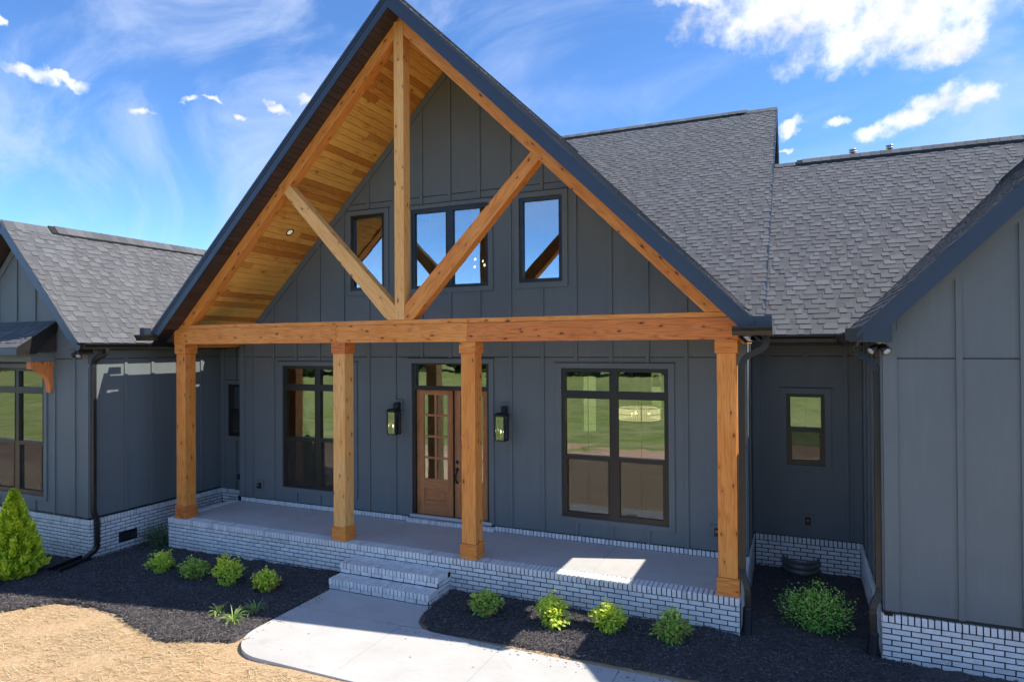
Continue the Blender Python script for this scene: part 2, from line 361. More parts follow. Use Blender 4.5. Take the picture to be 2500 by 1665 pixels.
def conc_fn(nt, bs):
    t = NT(nt); p = t.pos(); n1 = t.noise(p, 1.6, 6, .62); n2 = t.noise(p, 120, 3, .6); n3 = t.noise(t.mapping(p, (1, 2.5, 1)), 5, 4, .6, .8)
    c = t.mix(t.maprange(n1, .3, .7), (.475, .465, .44), (.565, .555, .53)); c = t.mix(t.maprange(n3, .52, .78, 0, .32), c, (.40, .39, .365)); c = t.mix(t.maprange(n2, .3, .8, 0, .2), c, (.36, .35, .33)); n5 = t.noise(p, 3.4, 5, .7, 1.5); c = t.mix(t.maprange(n5, .60, .72, 0, .35), c, (.33, .31, .28)); n6 = t.noise(t.mapping(p, (3, 90, 3)), 2.0, 2, .5); c = t.mix(t.maprange(n6, .4, .8, 0, .14), c, (.38, .37, .35))
    t.L.new(c, bs.inputs['Base Color']); bs.inputs['Roughness'].default_value = .8; bs.inputs['Specular IOR Level'].default_value = .25; t.bump(t.math('ADD', n2, n3), .12, .003, bs)
M['concrete'] = mat('concrete', conc_fn)
def shingle_fn(nt, bs):
    t = NT(nt); r = t.attr(); p = t.pos(); n = t.noise(p, 260, 3, .7); n2 = t.noise(p, .8, 4, .6)
    c = t.ramp(r, [(0, (.078, .080, .086)), (.3, (.092, .094, .100)), (.6, (.108, .111, .118)), (.85, (.128, .131, .138)), (1, (.105, .1, .1))])
    c = t.mix(t.maprange(n, .35, .7, 0, .6), c, t.mix(1.0, c, (1.75, 1.75, 1.75), 'MULTIPLY')); c = t.mix(t.maprange(n2, .4, .75, 0, .3), c, (.095, .092, .09))
    t.L.new(c, bs.inputs['Base Color']); bs.inputs['Roughness'].default_value = .95; bs.inputs['Specular IOR Level'].default_value = .15; t.bump(n, .6, .004, bs)
M['shingle'] = mat('shingle', shingle_fn)
M['deck'] = mat('deck', base=(.05, .05, .053), rough=.9)
def mulch_fn(nt, bs):
    t = NT(nt); r = t.attr(); p = t.pos(); n = t.noise(t.mapping(p, (1, 1, 1)), 45, 5, .7); n2 = t.noise(p, 1.3, 3, .5)
    c = t.mix(t.maprange(n, .3, .72), (.042, .039, .042), (.145, .132, .13)); c = t.mix(t.math('MULTIPLY', r, r), c, (.27, .24, .22)); c = t.mix(t.maprange(n2, .4, .7, 0, .3), c, (.055, .048, .047))
    t.L.new(c, bs.inputs['Base Color']); bs.inputs['Roughness'].default_value = .9; bs.inputs['Specular IOR Level'].default_value = .2; t.bump(n, .9, .02, bs)
M['mulch'] = mat('mulch', mulch_fn)
def straw_fn(nt, bs):
    t = NT(nt); r = t.attr(); c = t.ramp(r, [(0, (.36, .24, .12)), (.35, (.56, .41, .22)), (.75, (.70, .54, .31)), (1, (.78, .64, .41))]); t.L.new(c, bs.inputs['Base Color'])
M['straw'] = mat('straw', straw_fn, rough=.7, spec=.25)
def ground_fn(nt, bs):
    t = NT(nt); p = t.pos(); x, y, z = t.sep(p)
    n1 = t.noise(p, 1.1, 6, .65); n2 = t.noise(p, 22, 5, .65); n3 = t.noise(p, .12, 4, .6); n4 = t.noise(p, 7, 4, .6)
    soil = t.mix(t.maprange(n2, .3, .7), (.40, .265, .15), (.58, .43, .26)); soil = t.mix(t.maprange(n1, .42, .66, 0, .65), soil, (.54, .345, .19)); soil = t.mix(t.maprange(n4, .5, .75, 0, .4), soil, (.62, .49, .32))
    dirt = t.mix(t.maprange(n2, .3, .7), (.36, .205, .125), (.44, .27, .17))
    grass = t.mix(t.maprange(n2, .3, .7), (.12, .16, .028), (.22, .24, .06)); grass = t.mix(t.maprange(n3, .4, .68, 0, .75), grass, (.25, .24, .09))
    n7 = t.noise(p, .35, 5, .65, .6); n8 = t.noise(t.mapping(p, (.25, 1, 1)), .9, 5, .7, 1.0); yy = t.math('ADD', t.math('ADD', y, t.math('MULTIPLY', t.math('SUBTRACT', n7, .5), 9.0)), t.math('MULTIPLY', t.math('SUBTRACT', n1, .5), 3.5))
    grass = t.mix(t.maprange(n8, .48, .66, 0, .7), grass, (.30, .25, .12)); grass = t.mix(t.maprange(n1, .35, .55, .6, 0), grass, (.07, .11, .02))
    c = t.mix(t.maprange(yy, -9.5, -8.0, 1, 0, True), soil, dirt); c = t.mix(t.maprange(yy, -12.4, -11.2, 1, 0, True), c, grass)
    c = t.mix(t.maprange(y, 16, 18, 0, 1), c, grass)
    t.L.new(c, bs.inputs['Base Color']); bs.inputs['Roughness'].default_value = .95; bs.inputs['Specular IOR Level'].default_value = .1
    t.bump(t.math('ADD', n2, n4), .8, .03, bs)
M['ground'] = mat('ground', ground_fn)
def leaf_mat(name, stops, rough=.45, trans=.25):
    def fn(nt, bs):
        t = NT(nt); out = [n for n in t.N if n.type == 'OUTPUT_MATERIAL'][0]; c = t.ramp(t.attr(), stops); t.L.new(c, bs.inputs['Base Color']); bs.inputs['Roughness'].default_value = rough
        tl = t.new('ShaderNodeBsdfTranslucent'); t.L.new(t.mix(1.0, c, (1.3, 1.4, .7), 'MULTIPLY'), tl.inputs['Color']); mx = t.new('ShaderNodeMixShader'); mx.inputs[0].default_value = trans
        t.L.new(bs.outputs[0], mx.inputs[1]); t.L.new(tl.outputs[0], mx.inputs[2]); t.L.new(mx.outputs[0], out.inputs[0])
    return mat(name, fn)
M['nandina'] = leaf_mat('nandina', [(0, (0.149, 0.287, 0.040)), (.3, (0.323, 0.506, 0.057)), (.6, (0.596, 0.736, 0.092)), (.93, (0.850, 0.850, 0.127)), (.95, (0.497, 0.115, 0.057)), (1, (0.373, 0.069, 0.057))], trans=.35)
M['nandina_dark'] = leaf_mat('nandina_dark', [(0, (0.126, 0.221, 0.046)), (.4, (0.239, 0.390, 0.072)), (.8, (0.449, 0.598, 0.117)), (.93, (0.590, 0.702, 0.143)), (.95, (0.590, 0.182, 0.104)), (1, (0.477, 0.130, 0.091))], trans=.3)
M['box'] = leaf_mat('box', [(0, (0.045, 0.106, 0.045)), (.6, (0.113, 0.214, 0.081)), (1, (0.227, 0.353, 0.139))])
M['holly'] = leaf_mat('holly', [(0, (0.100, 0.246, 0.061)), (.5, (0.249, 0.509, 0.092)), (1, (0.631, 0.850, 0.185))])
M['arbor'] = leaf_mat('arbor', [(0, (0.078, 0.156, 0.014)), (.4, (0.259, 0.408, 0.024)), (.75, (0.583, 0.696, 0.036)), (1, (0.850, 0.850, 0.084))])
M['liriope'] = leaf_mat('liriope', [(0, (0.105, 0.210, 0.045)), (.5, (0.240, 0.390, 0.090)), (1, (0.630, 0.690, 0.240))])
M['treeleaf'] = leaf_mat('treeleaf', [(0, (.012, .03, .01)), (1, (.045, .08, .02))])
M['bark'] = mat('bark', base=(.06, .042, .03), rough=.9)
M['room'] = mat('room', base=(.30, .27, .22), rough=.9)
M['room_floor'] = mat('room_floor', wood_nodes((.25, .14, .07), (.18, .1, .05), (.1, .05, .02), kthr=.03))
M['steel'] = mat('steel', base=(.62, .63, .65), rough=.25, metal=1.0)
M['galv'] = mat('galv', metal_fn((.20, .195, .18), (.13, .125, .115)), rough=.5)
M['bulb'] = mat('bulb', base=(1, .9, .7), emit=(1.0, .70, .34), emit_s=3.2)
M['candle'] = mat('candle', base=(.75, .7, .55), rough=.6)
M['crystal'] = mat('crystal', base=(.8, .72, .5), rough=.25, emit=(1.0, .80, .45), emit_s=.45)
M['can_lens'] = mat('can_lens', base=(.9, .85, .7), emit=(1.0, .85, .6), emit_s=.12)
M['white_lens'] = mat('white_lens', base=(.5, .49, .45), rough=.35)
M['threshold'] = mat('threshold', base=(.50, .50, .50), rough=.6)
# ------------------------------------------------------------------ ground
ZX = [-40, -8, -2.4, -1.1, 0, 4.2, 7.4, 10.6, 13.6, 40]; ZZ = [-1.3, -.95, -.757, -.68, -.62, -.545, -.50, -.475, -.505, -.7]
def bed_z(x): return float(np.interp(x, ZX, ZZ))
def ground_z(x, y):
    z = np.interp(x, ZX, ZZ)-.055
    far = np.clip((-y-10)/60, 0, 1); z = z+far*far*(3-2*far)*1.3+np.clip((-y-70)/200, 0, 1)*4+np.clip((-y-14)/20, 0, 1)*.35*np.sin(x*.11+1)*np.sin(y*.13)
    return z
def make_ground():
    xs = np.concatenate([np.linspace(-900, -60, 18), np.linspace(-55, -8, 24), np.arange(-7.5, 20.01, .25), np.linspace(24, 60, 12), np.linspace(70, 900, 16)])
    ys = np.concatenate([np.linspace(-1200, -110, 20), np.linspace(-100, -16, 30), np.arange(-15, 4.01, .25), np.linspace(6, 60, 20), np.linspace(80, 1200, 14)])
    X, Y = np.meshgrid(xs, ys); Z = ground_z(X, Y)
    near = (X > -8) & (X < 20) & (Y > -15) & (Y < 4)
    nz = np.zeros_like(Z)
    for i, j in zip(*np.nonzero(near)): nz[i, j] = noise.noise((X[i, j]*1.3, Y[i, j]*1.3, 3))*.022+noise.noise((X[i, j]*.4, Y[i, j]*.4, 9))*.03
    Z = Z+nz*np.clip((-2.2-Y)/.6, .25, 1)
    n, m = X.shape; V = np.stack([X.ravel(), Y.ravel(), Z.ravel()], 1).tolist()
    F = [(i*m+j, i*m+j+1, (i+1)*m+j+1, (i+1)*m+j) for i in range(n-1) for j in range(m-1)]
    mb = MB(); mb.v = V; mb.f = F; mb.r = [.5]*len(F)
    obj('ground', mb, M['ground'], None, True, kind='structure')
make_ground()
EDX = [-12, -2, -1, -.3, .219, .408, .627, 1.03, 1.51, 1.87, 2.2, 2.6, 3.0, 3.32, 3.59, 4.03, 4.57, 4.7]
EDY = [-6.5, -5.6, -4.6, -3.75, -3.06, -2.83, -2.57, -2.49, -2.465, -2.485, -2.56, -2.7, -2.84, -2.9, -2.93, -2.81, -2.53, -2.5]
def in_bed(x, y):
    if x < 4.47: lo = np.interp(x, EDX, EDY)
    elif x > 6.33:
        lo = -1.375
        if x < 6.9: lo = np.interp(x, [6.33, 6.36, 6.40, 6.48, 6.62, 6.85], [-.60, -.78, -.95, -1.18, -1.32, -1.375])
        return lo+.015 < y < (.08 if x < 10.63 else (3.1 if x < 12.3 else .1))
    else: return False
    if x < -1.0: hi = -.8
    elif x < 0: hi = 2.25
    elif x < 10.63: hi = .08
    elif x < 12.3: hi = 3.1
    else: hi = .1
    lo = lo+noise.noise((x*4, 0, 1))*.035+noise.noise((x*13, 0, 4))*.03+noise.noise((x*37, 0, 8))*.02
    return lo < y < hi
def bed_height(x, y):
    h = bed_z(x)+noise.noise((x*2.2, y*2.2, 0))*.018+noise.noise((x*7, y*7, 5))*.013
    if 0 < x < 10.6: h += .05*max(0, 1-abs(y)/.22)*(.55+.9*noise.noise((x*3.1, 2, 7)))
    return h
ZW_ = -.53
def make_bed():
    st = .055; V = []; F = []; idx = {}
    xs = np.arange(-9, 17, st); ys = np.arange(-5.6, 3.2, st)
    inside = {(i, j) for i, x in enumerate(xs) for j, y in enumerate(ys) if in_bed(x, y)}
    def vid(i, j):
        if (i, j) not in idx:
            x, y = -9+i*st, -5.6+j*st; edge = any((i+a, j+b) not in inside for a in (-1, 0) for b in (-1, 0))
            idx[(i, j)] = len(V); V.append((x+random.uniform(-.012, .012), y+random.uniform(-.012, .012), bed_height(x, y)-(.05 if edge and y < -.9 else 0)+random.uniform(-.012, .012)))
        return idx[(i, j)]
    for i, j in inside: F.append((vid(i, j), vid(i+1, j), vid(i+1, j+1), vid(i, j+1)))
    mb = MB(); mb.v = V; mb.f = F; mb.r = [random.random()*.25 for _ in F]
    obj('mulch_bed', mb, M['mulch'], None, False, kind='structure')
    # shredded bark slivers
    V = []; F = []; Rr = []
    n = 0
    while n < 90000:
        if random.random() < .72: x = random.uniform(-3.2, 12.6); y = random.uniform(-4.2, .2)
        else: x = random.uniform(-9, 16); y = random.uniform(-5.2, 3.1)
        if not in_bed(x, y): continue
        n += 1; z = bed_height(x, y)+random.uniform(-.004, .02); a = random.uniform(0, 6.283); L = random.uniform(.008, .028)*(1.9 if random.random() < .05 else 1); w = random.uniform(.002, .006); t = random.gauss(0, .32)
        dx, dy, dz = math.cos(a)*L*math.cos(t), math.sin(a)*L*math.cos(t), math.sin(t)*L; px, py = -math.sin(a)*w, math.cos(a)*w; b = len(V); q = random.uniform(-.006, .006)
        V += [(x-dx-px, y-dy-py, z-dz), (x-dx+px, y-dy+py, z-dz+q), (x+dx+px*.6, y+dy+py*.6, z+dz+q), (x+dx-px*.6, y+dy-py*.6, z+dz), (x, y, z+.009)]
        F += [(b, b+1, b+4), (b+1, b+2, b+4), (b+2, b+3, b+4), (b+3, b, b+4)]; r = random.random()**2.2; Rr += [r]*4
    for _ in range(170):
        x = random.uniform(4.5, 11.5); y = random.uniform(-2.8, -.7) if x < 6.3 else random.uniform(-2.85, -1.4)
        if random.random() < .92:
            if x < 6.3: x = 4.5+abs(random.gauss(0, .12))
            else: y = -1.42-abs(random.gauss(0, .10))
        a = random.uniform(0, 6.283); L = random.uniform(.006, .02); w = random.uniform(.002, .005); b = len(V); z = ZW_+.003; dx, dy = math.cos(a)*L, math.sin(a)*L; px, py = -math.sin(a)*w, math.cos(a)*w
        V += [(x-dx-px, y-dy-py, z), (x-dx+px, y-dy+py, z), (x+dx+px, y+dy+py, z), (x+dx-px, y+dy-py, z), (x, y, z+.006)]; F += [(b, b+1, b+4), (b+1, b+2, b+4), (b+2, b+3, b+4), (b+3, b, b+4)]; Rr += [random.random()]*4
    mb = MB(); mb.v = V; mb.f = F; mb.r = Rr
    obj('mulch_chips', mb, M['mulch'], None, kind='stuff')
make_bed()
def make_straw():
    V = []; F = []; Rr = []; n = 0
    while n < 36000:
        x = random.uniform(-4.5, 9.5); y = random.uniform(-8.2, -2.3)
        if (in_bed(x, y) and not (x < 4.4 and not in_bed(x, y-.10-.12*random.random()) and random.random() < .35)) or (x > 4.5 and y > -2.93): continue
        if noise.noise((x*1.4, y*1.4, 2)) < -.25+random.random()*.5-.2: continue
        n += 1; z = float(ground_z(x, y))+random.uniform(0, .02)+noise.noise((x*1.3, y*1.3, 3))*.022+noise.noise((x*.4, y*.4, 9))*.03; a = random.gauss(.45, .75); L = random.uniform(.025, .10); w = random.uniform(.0012, .0028); t = random.gauss(0, .12)
        dx, dy, dz = math.cos(a)*L, math.sin(a)*L, math.sin(t)*L; px, py = -math.sin(a)*w, math.cos(a)*w; b = len(V); bow = random.uniform(.002, .012)
        V += [(x-dx-px, y-dy-py, z-dz), (x-dx+px, y-dy+py, z-dz), (x+px, y+py, z+bow), (x-px, y-py, z+bow), (x+dx-px, y+dy-py, z+dz), (x+dx+px, y+dy+py, z+dz)]
        F += [(b, b+1, b+2, b+3), (b+3, b+2, b+5, b+4)]; Rr += [random.random()]*2
    mb = MB(); mb.v = V; mb.f = F; mb.r = Rr
    obj('straw_litter', mb, M['straw'], None, kind='stuff')
    V = []; F = []; Rr = []; ring = 6          # clods and small stones on the bare soil
    for _ in range(2600):
        x = random.uniform(-3, 9); y = random.uniform(-7.5, -2.4)
        if in_bed(x, y) or (x > 4.5 and y > -2.9): continue
        if noise.noise((x*1.1, y*1.1, 12)) < .0 and random.random() < .8: continue
        z = float(ground_z(x, y))+noise.noise((x*1.3, y*1.3, 3))*.022+noise.noise((x*.4, y*.4, 9))*.03; s = random.uniform(.004, .016); b = len(V); a0 = random.random()*6
        for k in range(ring): V.append((x+math.cos(a0+k)*s*random.uniform(.7, 1.2), y+math.sin(a0+k)*s*random.uniform(.7, 1.2), z-.003))
        V.append((x, y, z+s*.8)); F += [(b+k, b+(k+1) % ring, b+ring) for k in range(ring)]; Rr += [random.random()*.35]*ring
    mb = MB(); mb.v = V; mb.f = F; mb.r = Rr; obj('soil_clods', mb, M['ground'], None, kind='stuff')
make_straw()
# ------------------------------------------------------------------ walkway slabs
ZW = -.53
def make_walk():
    root = thing('walkway', '', '', (6.3, -2, ZW)); del root['label']; del root['category']; root['kind'] = 'structure'
    def slab(poly):
        mb = MB(); mb.prism([(x, y, ZW-.12) for x, y in poly], (0, 0, .12)); obj('slab', mb, M['concrete'], root)
    g = .005
    def arc(cx, cy, r, a0, a1, n=12): return [(cx+r*math.cos(math.radians(a0+(a1-a0)*k/n)), cy+r*math.sin(math.radians(a0+(a1-a0)*k/n))) for k in range(n+1)]
    slab([(4.5, -.60), (4.5, -1.37+g), (6.30, -1.37+g), (6.60, -1.32)]+[(6.47, -1.2), (6.41, -1.08), (6.37, -.95), (6.35, -.8), (6.35, -.60)])
    slab([(4.5, -1.37-g), (4.505, -2.2)]+arc(5.18, -2.19, .675, 180, 270, 14)[1:]+[(6.29-g, -2.862), (6.29-g, -1.37-g)])
    slab([(6.29+g, -1.37-g), (6.29+g, -2.862), (7.84-g, -2.862), (7.84-g, -1.40), (6.85, -1.385), (6.62, -1.34), (6.34, -1.37-g)])
    x = 7.84
    while x < 22:
        slab([(x+g, -1.40), (x+g, -2.862), (x+1.53-g, -2.862), (x+1.53-g, -1.40)]); x += 1.53
    b = MB(); b.box(5.25, 22, -2.80, -1.45, ZW-.14, ZW-.03); b.box(4.56, 6.2, -2.0, -.62, ZW-.141, ZW-.029); obj('joint_bed', b, M['mortar'], root)
make_walk()
# ------------------------------------------------------------------ house root, faces
HOUSE = thing('house', 'dark grey board-and-batten house with white brick base and grey shingle roofs', 'house', (5.39, 5, -.55))
class Face:
    def __init__(s, O, U, N): s.O, s.U, s.N = Vector(O), Vector(U), Vector(N)
    def p(s, u, z, d): return s.O+s.U*u+s.N*d+Vector((0, 0, z))
    def poly(s, mb, poly, d0, d1, rnd=.5, long=None): mb.prism([s.p(u, z, d0) for u, z in poly], s.N*(d1-d0), rnd, long)
    def box(s, mb, u0, u1, z0, z1, d0, d1, rnd=.5, long=None): s.poly(mb, [(u0, z0), (u1, z0), (u1, z1), (u0, z1)], d0, d1, rnd, long)
def clip(poly, a, b, c):
    out = []
    for i in range(len(poly)):
        P, Q = poly[i], poly[(i+1) % len(poly)]; f, g = a*P[0]+b*P[1]-c, a*Q[0]+b*Q[1]-c
        if f <= 0: out.append(P)
        if f*g < 0: t = f/(f-g); out.append((P[0]+(Q[0]-P[0])*t, P[1]+(Q[1]-P[1])*t))
    return out
def area(p): return abs(sum(p[i][0]*p[(i+1) % len(p)][1]-p[(i+1) % len(p)][0]*p[i][1] for i in range(len(p)))/2) if len(p) > 2 else 0
def subtract(rects, holes):
    for h0, h1, k0, k1 in holes:
        new = []
        for u0, u1, z0, z1 in rects:
            if h1 <= u0 or h0 >= u1 or k1 <= z0 or k0 >= z1: new.append((u0, u1, z0, z1)); continue
            if h0 > u0: new.append((u0, h0, z0, z1))
            if h1 < u1: new.append((h1, u1, z0, z1))
            a, b = max(u0, h0), min(u1, h1)
            if k0 > z0: new.append((a, b, z0, k0))
            if k1 < z1: new.append((a, b, k1, z1))
        rects = new
    return rects
def panel_wall(name, fc, u0, u1, z0, z1, battens, joints=(), holes=(), trims=(), clips=(), label=None, sheath=True, bw=.062):
    """board-and-batten wall: sheathing > siding_panel, batten, flashing"""
    sh = MB()
    for r in subtract([(u0, u1, z0, z1)], holes):
        q = [(r[0], r[2]), (r[1], r[2]), (r[1], r[3]), (r[0], r[3])]
        for c in clips: q = clip(q, *c)
        if area(q) > 1e-4: fc.poly(sh, q, -.13, -.085)
    W_ = obj(name, sh, M['room'], HOUSE, label=label)
    us = [u0]+[b for b in battens if u0+.02 < b < u1-.02]+[u1]; zs = [z0]+list(joints)+[z1]
    for a, b in zip(us, us[1:]):
        for k, l in zip(zs, zs[1:]):
            grp = []
            for r in subtract([(a, b, k+(.012 if k in joints else 0), l)], holes):
                tch = [g for g in grp if any(min(r[1], h[1])-max(r[0], h[0]) > -1e-6 and min(r[3], h[3])-max(r[2], h[2]) > -1e-6 and (min(r[1], h[1])-max(r[0], h[0]) > 1e-6 or min(r[3], h[3])-max(r[2], h[2]) > 1e-6) for h in g)]
                grp = [g for g in grp if g not in tch]+[[r]+[h for g in tch for h in g]]
            for g in grp:
                mb = MB(); rp = random.random()
                for r in g:
                    q = [(r[0], r[2]), (r[1], r[2]), (r[1], r[3]), (r[0], r[3])]
                    for c in clips: q = clip(q, *c)
                    if area(q) > 1e-4: fc.poly(mb, q, -.08, 0.0, rp)
                if mb.f: obj('siding_panel', mb, M['siding'], W_)
    for b in battens:
        segs = subtract([(b-bw/2, b+bw/2, z0, z1)], [(t[0]-.001, t[1]+.001, t[2], t[3]) for t in trims])
        for r in segs:
            if r[1]-r[0] < bw*.6: continue
            q = [(r[0], r[2]), (r[1], r[2]), (r[1], r[3]), (r[0], r[3])]
            for c in clips: q = clip(q, *c)
            if area(q) > .002: mb = MB(); fc.poly(mb, q, 0.001, .023, random.random()); obj('batten', mb, M['siding'], W_)
    for j in joints:
        for a, b in zip(us, us[1:]):
            for r in subtract([(a+bw/2+.01, b-bw/2-.01, j+.0005, j+.0115)], trims):
                q = [(r[0], r[2]), (r[1], r[2]), (r[1], r[3]), (r[0], r[3])]
                for c in clips: q = clip(q, *c)
                if area(q) > 2e-4: mb = MB(); fc.poly(mb, q, -.05, .007); obj('flashing', mb, M['flashing'], W_)
    return W_
def board(fc, parent, u0, u1, z0, z1, d=.022, name='corner_board', clips=()):
    q = [(u0, z0), (u1, z0), (u1, z1), (u0, z1)]
    for c in clips: q = clip(q, *c)
    mb = MB(); fc.poly(mb, q, .0015, d); return obj(name, mb, M['siding'], parent)
def window(fc, rect, trim, panes, muntins=(), screens=(), label=None, depth=.02, name='window'):
    """rect = outer frame; panes = glass rects; each part its own mesh"""
    u0, u1, z0, z1 = rect; mb = MB(); dF = -.005
    for r in subtract([rect], panes): fc.box(mb, *r, -.11, dF)
    wv = obj(name, mb, M['frame'], HOUSE, label=label)
    for (a, b, c, d) in panes:      # glazing bead round every pane
        m2 = MB(); t = .012
        for r in subtract([(a-t, b+t, c-t, d+t)], [(a+.004, b-.004, c+.004, d-.004)]): fc.box(m2, *r, dF-.02, dF+.007)
        obj('sash', m2, M['frame'], wv)
        m3 = MB(); fc.box(m3, a-.004, b+.004, c-.004, d+.004, -.052, -.045); obj('pane', m3, M['glass'], wv)
    for (a, b, c, d) in muntins:
        m4 = MB(); fc.box(m4, a, b, c, d, -.064, -.056); obj('muntin', m4, M['frame'], wv)
    for (a, b, c, d) in screens:
        m5 = MB(); fc.box(m5, a, b, c, d, -.018, -.014); obj('screen', m5, M['screen'], wv)
    if trim:
        a, b, c, d = trim
        for k, r in enumerate([(a, b, z1+.004, d), (a, b, c, z0-.004), (a, u0-.004, z0-.004, z1+.004), (u1+.004, b, z0-.004, z1+.004)]):
            m6 = MB(); fc.box(m6, *r, .0015, .024); obj('trim', m6, M['siding'], wv)
        m7 = MB(); fc.box(m7, a-.02, b+.02, d, d+.012, .0, .03); obj('drip_cap', m7, M['flashing'], wv)
    return wv
def big_window(fc, c, label):
    h = .908; x0, x1 = c-h, c+h; L0, L1, R0, R1 = c-.848, c-.062, c+.066, c+.846
    panes = [(L0, L1, 2.545, 2.872), (R0, R1, 2.545, 2.872), (L0, L1, 1.452, 2.42), (R0, R1, 1.452, 2.42), (L0+.03, L1-.03, .475, 1.385), (R0+.03, R1-.03, .475, 1.385)]
    mu = []
    for a, b in ((L0, L1), (R0, R1)):
        m = (a+b)/2; mu += [(m-.007, m+.007, 2.545, 2.872), (m-.007, m+.007, 1.452, 2.42), (m-.007, m+.007, .475, 1.385)]
    sc = [(L0+.03, L1-.03, .475, 1.385), (R0+.03, R1-.03, .475, 1.385)]
    return window(fc, (x0, x1, .395, 2.932), (x0-.098, x1+.098, .305, 3.018), panes, mu, sc, label)
# ------------------------------------------------------------------ walls
FM = Face((0, 1.63, 0), (1, 0, 0), (0, -1, 0)); FR = Face((0, .06, 0), (1, 0, 0), (0, -1, 0)); FRS = Face((12.28, 0, 0), (0, 1, 0), (-1, 0, 0))
FK = Face((0, 3.06, 0), (1, 0, 0), (0, -1, 0)); FME = Face((10.6, 0, 0), (0, 1, 0), (1, 0, 0)); FL = Face((0, -.90, 0), (1, 0, 0), (0, -1, 0))
FLS = Face((-1.0, 0, 0), (0, 1, 0), (1, 0, 0)); FLB = Face((0, 2.2, 0), (1, 0, 0), (0, -1, 0)); FMW = Face((.19, 0, 0), (0, 1, 0), (-1, 0, 0))
CEIL = 8.52
wc1, wc2 = 2.303, 8.508
Hm = [(wc1-.908, wc1+.908, .395, 2.932), (wc2-.908, wc2+.908, .395, 2.932), (4.585, 6.21, .10, 3.0), (3.167, 3.968, 4.43, 5.925), (6.827, 7.63, 4.43, 5.925), (4.592, 6.212, 4.41, 5.92)]
Tm = [(wc1-1.006, wc1+1.006, .305, 3.032), (wc2-1.006, wc2+1.006, .305, 3.032), (4.52, 6.31, .05, 3.1), (3.078, 4.07, 4.33, 6.03), (6.763, 7.73, 4.33, 6.03), (4.54, 6.31, 4.32, 6.01)]
bat = [5.42+.611*k for k in range(-8, 9)]
gcl = [(GS, 1, CEIL+GS*GX), (-GS, 1, CEIL-GS*GX)]
WM = panel_wall('front_wall', FM, .19, 10.6, .095, 8.6, bat, (3.11, 6.14), Hm, Tm, gcl)
board(FM, WM, .19, .33, .095, 3.4); board(FM, WM, 10.47, 10.6, .095, 3.4)
for s in (-1, 1):
    q = [(GX, CEIL), (GX, CEIL-.17), (GX+s*6, CEIL-.17-6*GS), (GX+s*6, CEIL-6*GS)]; q = clip(q, 0, -1, -3.4); mb = MB(); FM.poly(mb, q, .002, .028); obj('frieze_board', mb, M['siding'], WM)
big_window(FM, wc1, 'tall twin window with top lights left of the wooden front door')
big_window(FM, wc2, 'tall twin window with top lights right of the wooden front door')
for c, lab in ((3.5675, 'narrow upper window in the gable, left of the king post'), (7.2285, 'narrow upper window at the right of the gable')):
    window(FM, (c-.401, c+.401, 4.43, 5.925), (c-.487, c+.502, 4.333, 6.015), [(c-.34, c+.34, 4.49, 5.868)], [(c+.02, c+.03, 4.49, 5.868)], (), lab)
window(FM, (4.592, 6.212, 4.41, 5.92), (4.54, 6.31, 4.318, 5.995), [(4.643, 5.335, 4.462, 5.846), (5.472, 6.165, 4.462, 5.846)],
       [(4.982, 4.996, 4.462, 5.846), (5.81, 5.824, 4.462, 5.846), (4.643, 5.335, 5.163, 5.175), (5.472, 6.165, 5.157, 5.169)], (), 'twin upper window behind the king post in the gable')
# wall end facing right, recess behind the porch, right wing
WE = panel_wall('side_wall', FME, 1.64, 3.06, .07, 3.45, [2.3], (3.11,)); board(FME, WE, 1.632, 1.76, .07, 3.4)
panel_wall('side_wall', FMW, 1.64, 2.2, .07, 3.45, [1.95], (3.11,))
WK = panel_wall('recess_wall', FK, 10.6, 12.30, .07, 3.6, [10.845, 11.447, 12.047], (3.11,), [(11.14, 11.732, 1.28, 2.48)], [(11.05, 11.828, 1.185, 2.59)])
board(FK, WK, 10.602, 10.73, .07, 3.5); board(FK, WK, 12.16, 12.278, .07, 3.5); board(FK, WK, 10.73, 12.16, 3.16, 3.5, .028, 'frieze_board')
window(FK, (11.14, 11.732, 1.28, 2.48), (11.05, 11.826, 1.19, 2.575), [(11.2, 11.677, 1.912, 2.428), (11.222, 11.655, 1.352, 1.843)], [(11.431, 11.445, 1.912, 2.428), (11.431, 11.445, 1.352, 1.843)], [(11.222, 11.655, 1.352, 1.843)], 'small single-hung window in the recess right of the porch')
rcl = [(-1.0, 1, -8.725), (1.0, 1, 21.475)]
RIDGE_X = 15.1
WR = panel_wall('right_wing_wall', FR, 12.28, 17.6, .10, 8.5, [13.06+.611*k for k in range(8)], (3.13,), (), (), rcl)
board(FR, WR, 12.28, 12.43, .10, 3.6, .024, clips=rcl)
q = [(12.3, 3.574), (12.3, 3.34), (15.1, 6.14), (15.1, 6.374)]; mb = MB(); FR.poly(mb, clip(q, -1, 0, -12.432), .002, .028); obj('frieze_board', mb, M['siding'], WR)
WS = panel_wall('right_wing_wall', FRS, .064, 3.06, .07, 3.45, [.62, 1.23, 1.84, 2.45], (3.13,)); board(FRS, WS, .062, .17, .07, 3.4)
